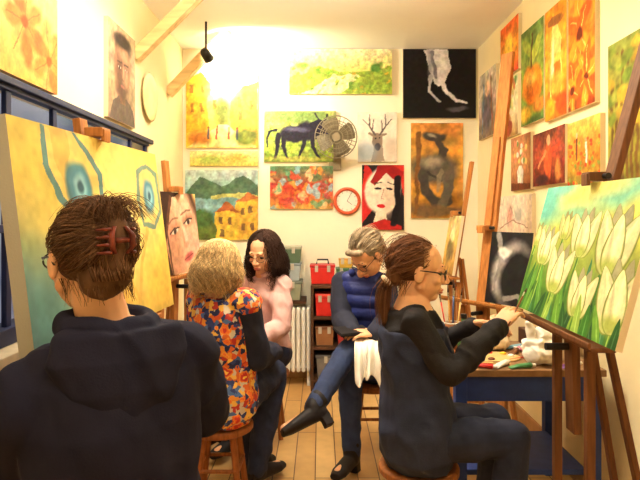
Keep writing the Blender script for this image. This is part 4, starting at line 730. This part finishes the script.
# --- pink jacket
pC=person('dark haired woman in pink jacket and glasses looking down',(-.34,3.47,.5),(-.345,3.4,.995),(-.55,-.83),P(263,253,3.32),(-.45,-.9),.3,.05,
 [((-.535,3.37,.70),(-.50,3.14,.66),(.5,-.8,-.1),(0,0,-1),.6),((-.225,3.24,.70),(-.37,3.06,.66),(-.9,-.3,-.1),(0,0,-1),.6)],
 [((-.60,3.22,.53),(-.60,3.26,.10),(-.5,-.8,0)),((-.48,3.12,.53),(-.48,3.17,.10),(-.5,-.8,0))],sk2,w=.86,ak=.85)
trousers(pC,dark_den); shoes(pC,shoeb); jk=top(pC,'jacket',mat('pink_cloth',(214,170,162),.85,.12,14,.2,120),off=.020,t0=-.25,disp=.011,dsc=38)
hp=pC['hp']; b=MB(); R=pC['R']; b.ell(hp((0,-.03,.035)),(.086,.092,.092),R); b.cap(hp((.07,-.03,.0)),.034,hp((.085,-.0,-.16)),.034); b.cap(hp((-.07,-.03,.0)),.034,hp((-.085,-.0,-.16)),.034); b.ell(hp((0,-.09,-.08)),(.085,.035,.13),R)
strands(hang_paths(hp,(0,-.025,.03),(.094,.1,.1),750,.72,.28,.018,.022,.25,wf=11,sw=.006),b,'hair',pC,(62,42,33),r=.002,sides=3)
glasses(pC,th=.0017); N=pC['N']; h=MB(); 
for i in range(8):
    a0=math.radians(-140+280*i/8); a1=math.radians(-140+280*(i+1)/8); e=lambda a:(-pC['f'])*math.cos(a)*.072+pC['r']*math.sin(a)*.08
    h.cap(N+e(a0),.02,N+e(a1),.02)
h.build('collar',MC['pink_cloth'],jk,voxel=.006,it=3)
# --- blue vest
pD=person('grey haired woman in blue vest sitting with crossed legs in jeans',(.31,3.26,.5),(.245,3.15,1.015),(-.5,-.87),P(367,256,3.07),(-.80,-.6),.82,-.04,
 [((.125,3.12,.77),(.17,2.92,.735),(.8,-.25,.0),(0,.3,-1),.5),((.375,3.02,.78),(.285,2.87,.745),(-.9,-.2,.05),(0,.3,-1),.5)],
 [((.15,2.88,.66),(-.03,2.63,.445),(-.78,-.42,-.2)),((.155,2.93,.55),(.165,2.90,.115),(-.5,-.85,0))],sk2,w=.84,ak=.92,brow=mat('brow_grey',(140,124,108),.8),lk=.80)
trousers(pD,denim,name='jeans'); shoes(pD,shoeb,'boot',.05); vs_=top(pD,'vest',mat('blue_quilt',(38,50,118),.55,.25,12,.3,60),off=.026,t0=-.12,disp=.004,smat=mat('slate_knit',(38,40,56),.85,.2,20),sname='sleeve',cover=False,quilt=.07)
hp=pD['hp']; b=MB(); R=pD['R']; b.ell(hp((0,-.03,.035)),(.083,.090,.09),R); b.ell(hp((0,-.09,-.03)),(.05,.04,.05),R); b.cap(hp((-.05,.05,.08)),.018,hp((.05,.05,.08)),.018)
def stD():
    while True:
        v=V(random.gauss(0,1),random.gauss(0,1),random.gauss(.3,1)).normalized()
        if (v.y<.55 or v.z>.6) and not (v.z<-.1 and v.y>0): return v
strands(slerp_paths(hp,(0,-.028,.035),(.086,.094,.095),520,stD,(0,-.9,-.3),.018),b,'hair',pD,(172,152,124),r=.0018,sides=3,var=.35)
glasses(pD,th=.0017); N=pD['N']; h=MB()
for i in range(8):
    a0=math.radians(-140+280*i/8); a1=math.radians(-140+280*(i+1)/8); e=lambda a:(-pD['f'])*math.cos(a)*.064+pD['r']*math.sin(a)*.07
    h.cap(N+e(a0)+V(0,0,.01),.022,N+e(a1)+V(0,0,.01),.022)
h.build('collar',MC['blue_quilt'],vs_,voxel=.006,it=3)
Rm=Matrix.Rotation(.35,3,'Z')@Matrix.Rotation(.12,3,'X'); o=root('sketchbook','small dark sketchbook on the lap of the woman in the blue vest','sketchbook',(.17,2.88,.73)); sc_=V(.165,2.88,.752)
MB().box(sc_,(.17,.12,.012),Rm).build('cover',mat('sketch_cover',(40,36,38),.85,spec=.1),o,bevel=.003); MB().box(sc_+Rm@V(0,0,.008),(.166,.116,.005),Rm).build('top_cover',mat('sketch_cover',(40,36,38)),o)
rows=[(335,2.93),(338,2.87),(342,2.80),(348,2.755),(356,2.735),(364,2.725),(372,2.715),(379,2.705)]; grid=[]; nu=30
for j,(py,d) in enumerate(rows):
    t=j/(len(rows)-1); row=[]
    for i in range(nu):
        u=i/(nu-1); wv=math.sin(u*15+1.2*math.sin(t*3))*.6+math.sin(u*29+2+2*t)*.35; row.append(P(355+u*28+1.5*t*(u-.2)+2*math.sin(u*9)*t, py+(5*math.sin(u*7+1)+4*math.sin(u*17)+6*u)*(t**1.5), d-.030*wv*(.3+t)))
    grid.append(row)
m=MB(); m.add([p for r_ in grid for p in r_],[(j*nu+i,j*nu+i+1,(j+1)*nu+i+1,(j+1)*nu+i) for j in range(len(rows)-1) for i in range(nu-1)])
o=tag(m.build('cloth',mat('white_cloth',(250,242,228),.85,.04),smooth=True),'white cloth draped over the thigh of the woman in jeans','cloth'); q=o.modifiers.new('t','SOLIDIFY'); q.thickness=.006; q=o.modifiers.new('s','SUBSURF'); q.levels=1; q.render_levels=2
# --- ponytail woman at right
pE=person('woman with brown ponytail in black sweater painting the white tulips',(.37,2.1,.53),(.345,2.1,1.04),(1,-.05),P(420,270,2.1),(1,-.04),.12,0,
 [(P(450,372,1.89),P(497,328,1.99),(.66,.45,.5),(.35,.4,-.8),.7),((.47,2.33,.80),P(470,326,2.2),(.9,-.25,.05),(0,-.6,-.7),.6)],
 [((.70,2.03,.545),(.66,2.0,.10),(1,-.1,0)),((.69,2.20,.545),(.66,2.2,.10),(1,.05,0))],sk2,voxel=.0035,w=.92,ak=.74,drop=(.075,.075),lk=.85)
trousers(pE,dark_den); shoes(pE,shoeb); swt=top(pE,'sweater',blackf,off=.011,t0=-.2,disp=.011,dsc=40,roff=.004)
sh=MB(); torso(sh,pE,.026,-.25,.85,1.0); sh.build('apron',mat('navy_apron',(42,48,72),.8,.2,16,.2,200),pE['root'],voxel=.006,it=4,disp=.010,dsc=34)
hp=pE['hp']; b=MB(); R=pE['R']; b.ell(hp((0,-.028,.03)),(.079,.087,.085),R); b.ell(hp((0,-.08,-.02)),(.055,.042,.05),R); b.cap(hp((0,-.1,-.03)),.022,hp((0,-.118,-.06)),.018); b.cap(hp((0,-.118,-.06)),.020,hp((.01,-.120,-.13)),.024); b.cap(hp((.01,-.120,-.13)),.024,hp((.02,-.108,-.215)),.010)
paths=slerp_paths(hp,(0,-.028,.03),(.081,.090,.088),850,stD,(0,-.85,-.5),.016,js=.13,loose=.10)
for i in range(260):
    x=random.gauss(0,.015); y=random.gauss(0,.014); paths.append([hp((x*(1+.25*k*(8-k)/16)+.002*k,-.110-.007*min(k,2)+.0022*max(0,k-4)+y*(.5+.1*k*(9-k)/4),-.045-.022*k+.003*math.sin(i))) for k in range(random.randint(6,9))])
for i in range(90):
    ph=random.uniform(1.6,4.7); s=V(.068*math.sin(ph),-.03+.075*math.cos(ph),-.04); paths.append([hp(s+V(.006*math.sin(k*.6+i),-.002*k+.005*math.sin(i+k*.5),-.010*k)) for k in range(random.randint(3,8))])
ho=strands(paths,b,'hair',pE,(116,75,48),r=.0012,voxel=.004,sides=3,var=.38)
MB().torus(hp((0,-.116,-.055)),R@V(0,-.55,-.8),.020,.009,24,8).build('hair_tie',mat('pale_tie',(225,200,165),.7),ho,smooth=True)
glasses(pE)
brush(P(527,288,2.13),P(497,324,2.0)+V(.03,-.03,.0),'thin paintbrush in the hand of the ponytailed woman',(120,60,30))
# ------------------------------------------------------------------ camera
cam=bpy.data.cameras.new('Camera'); co=bpy.data.objects.new('Camera',cam); C.objects.link(co); co.location=(0,0,CH); co.rotation_euler=(math.pi/2,0,0); cam.sensor_width=36; cam.lens=F/640*36; cam.shift_y=-25/640; cam.clip_start=.02; SC.camera=co
SC.view_settings.view_transform='Standard'; SC.view_settings.look='None'; SC.view_settings.exposure=0
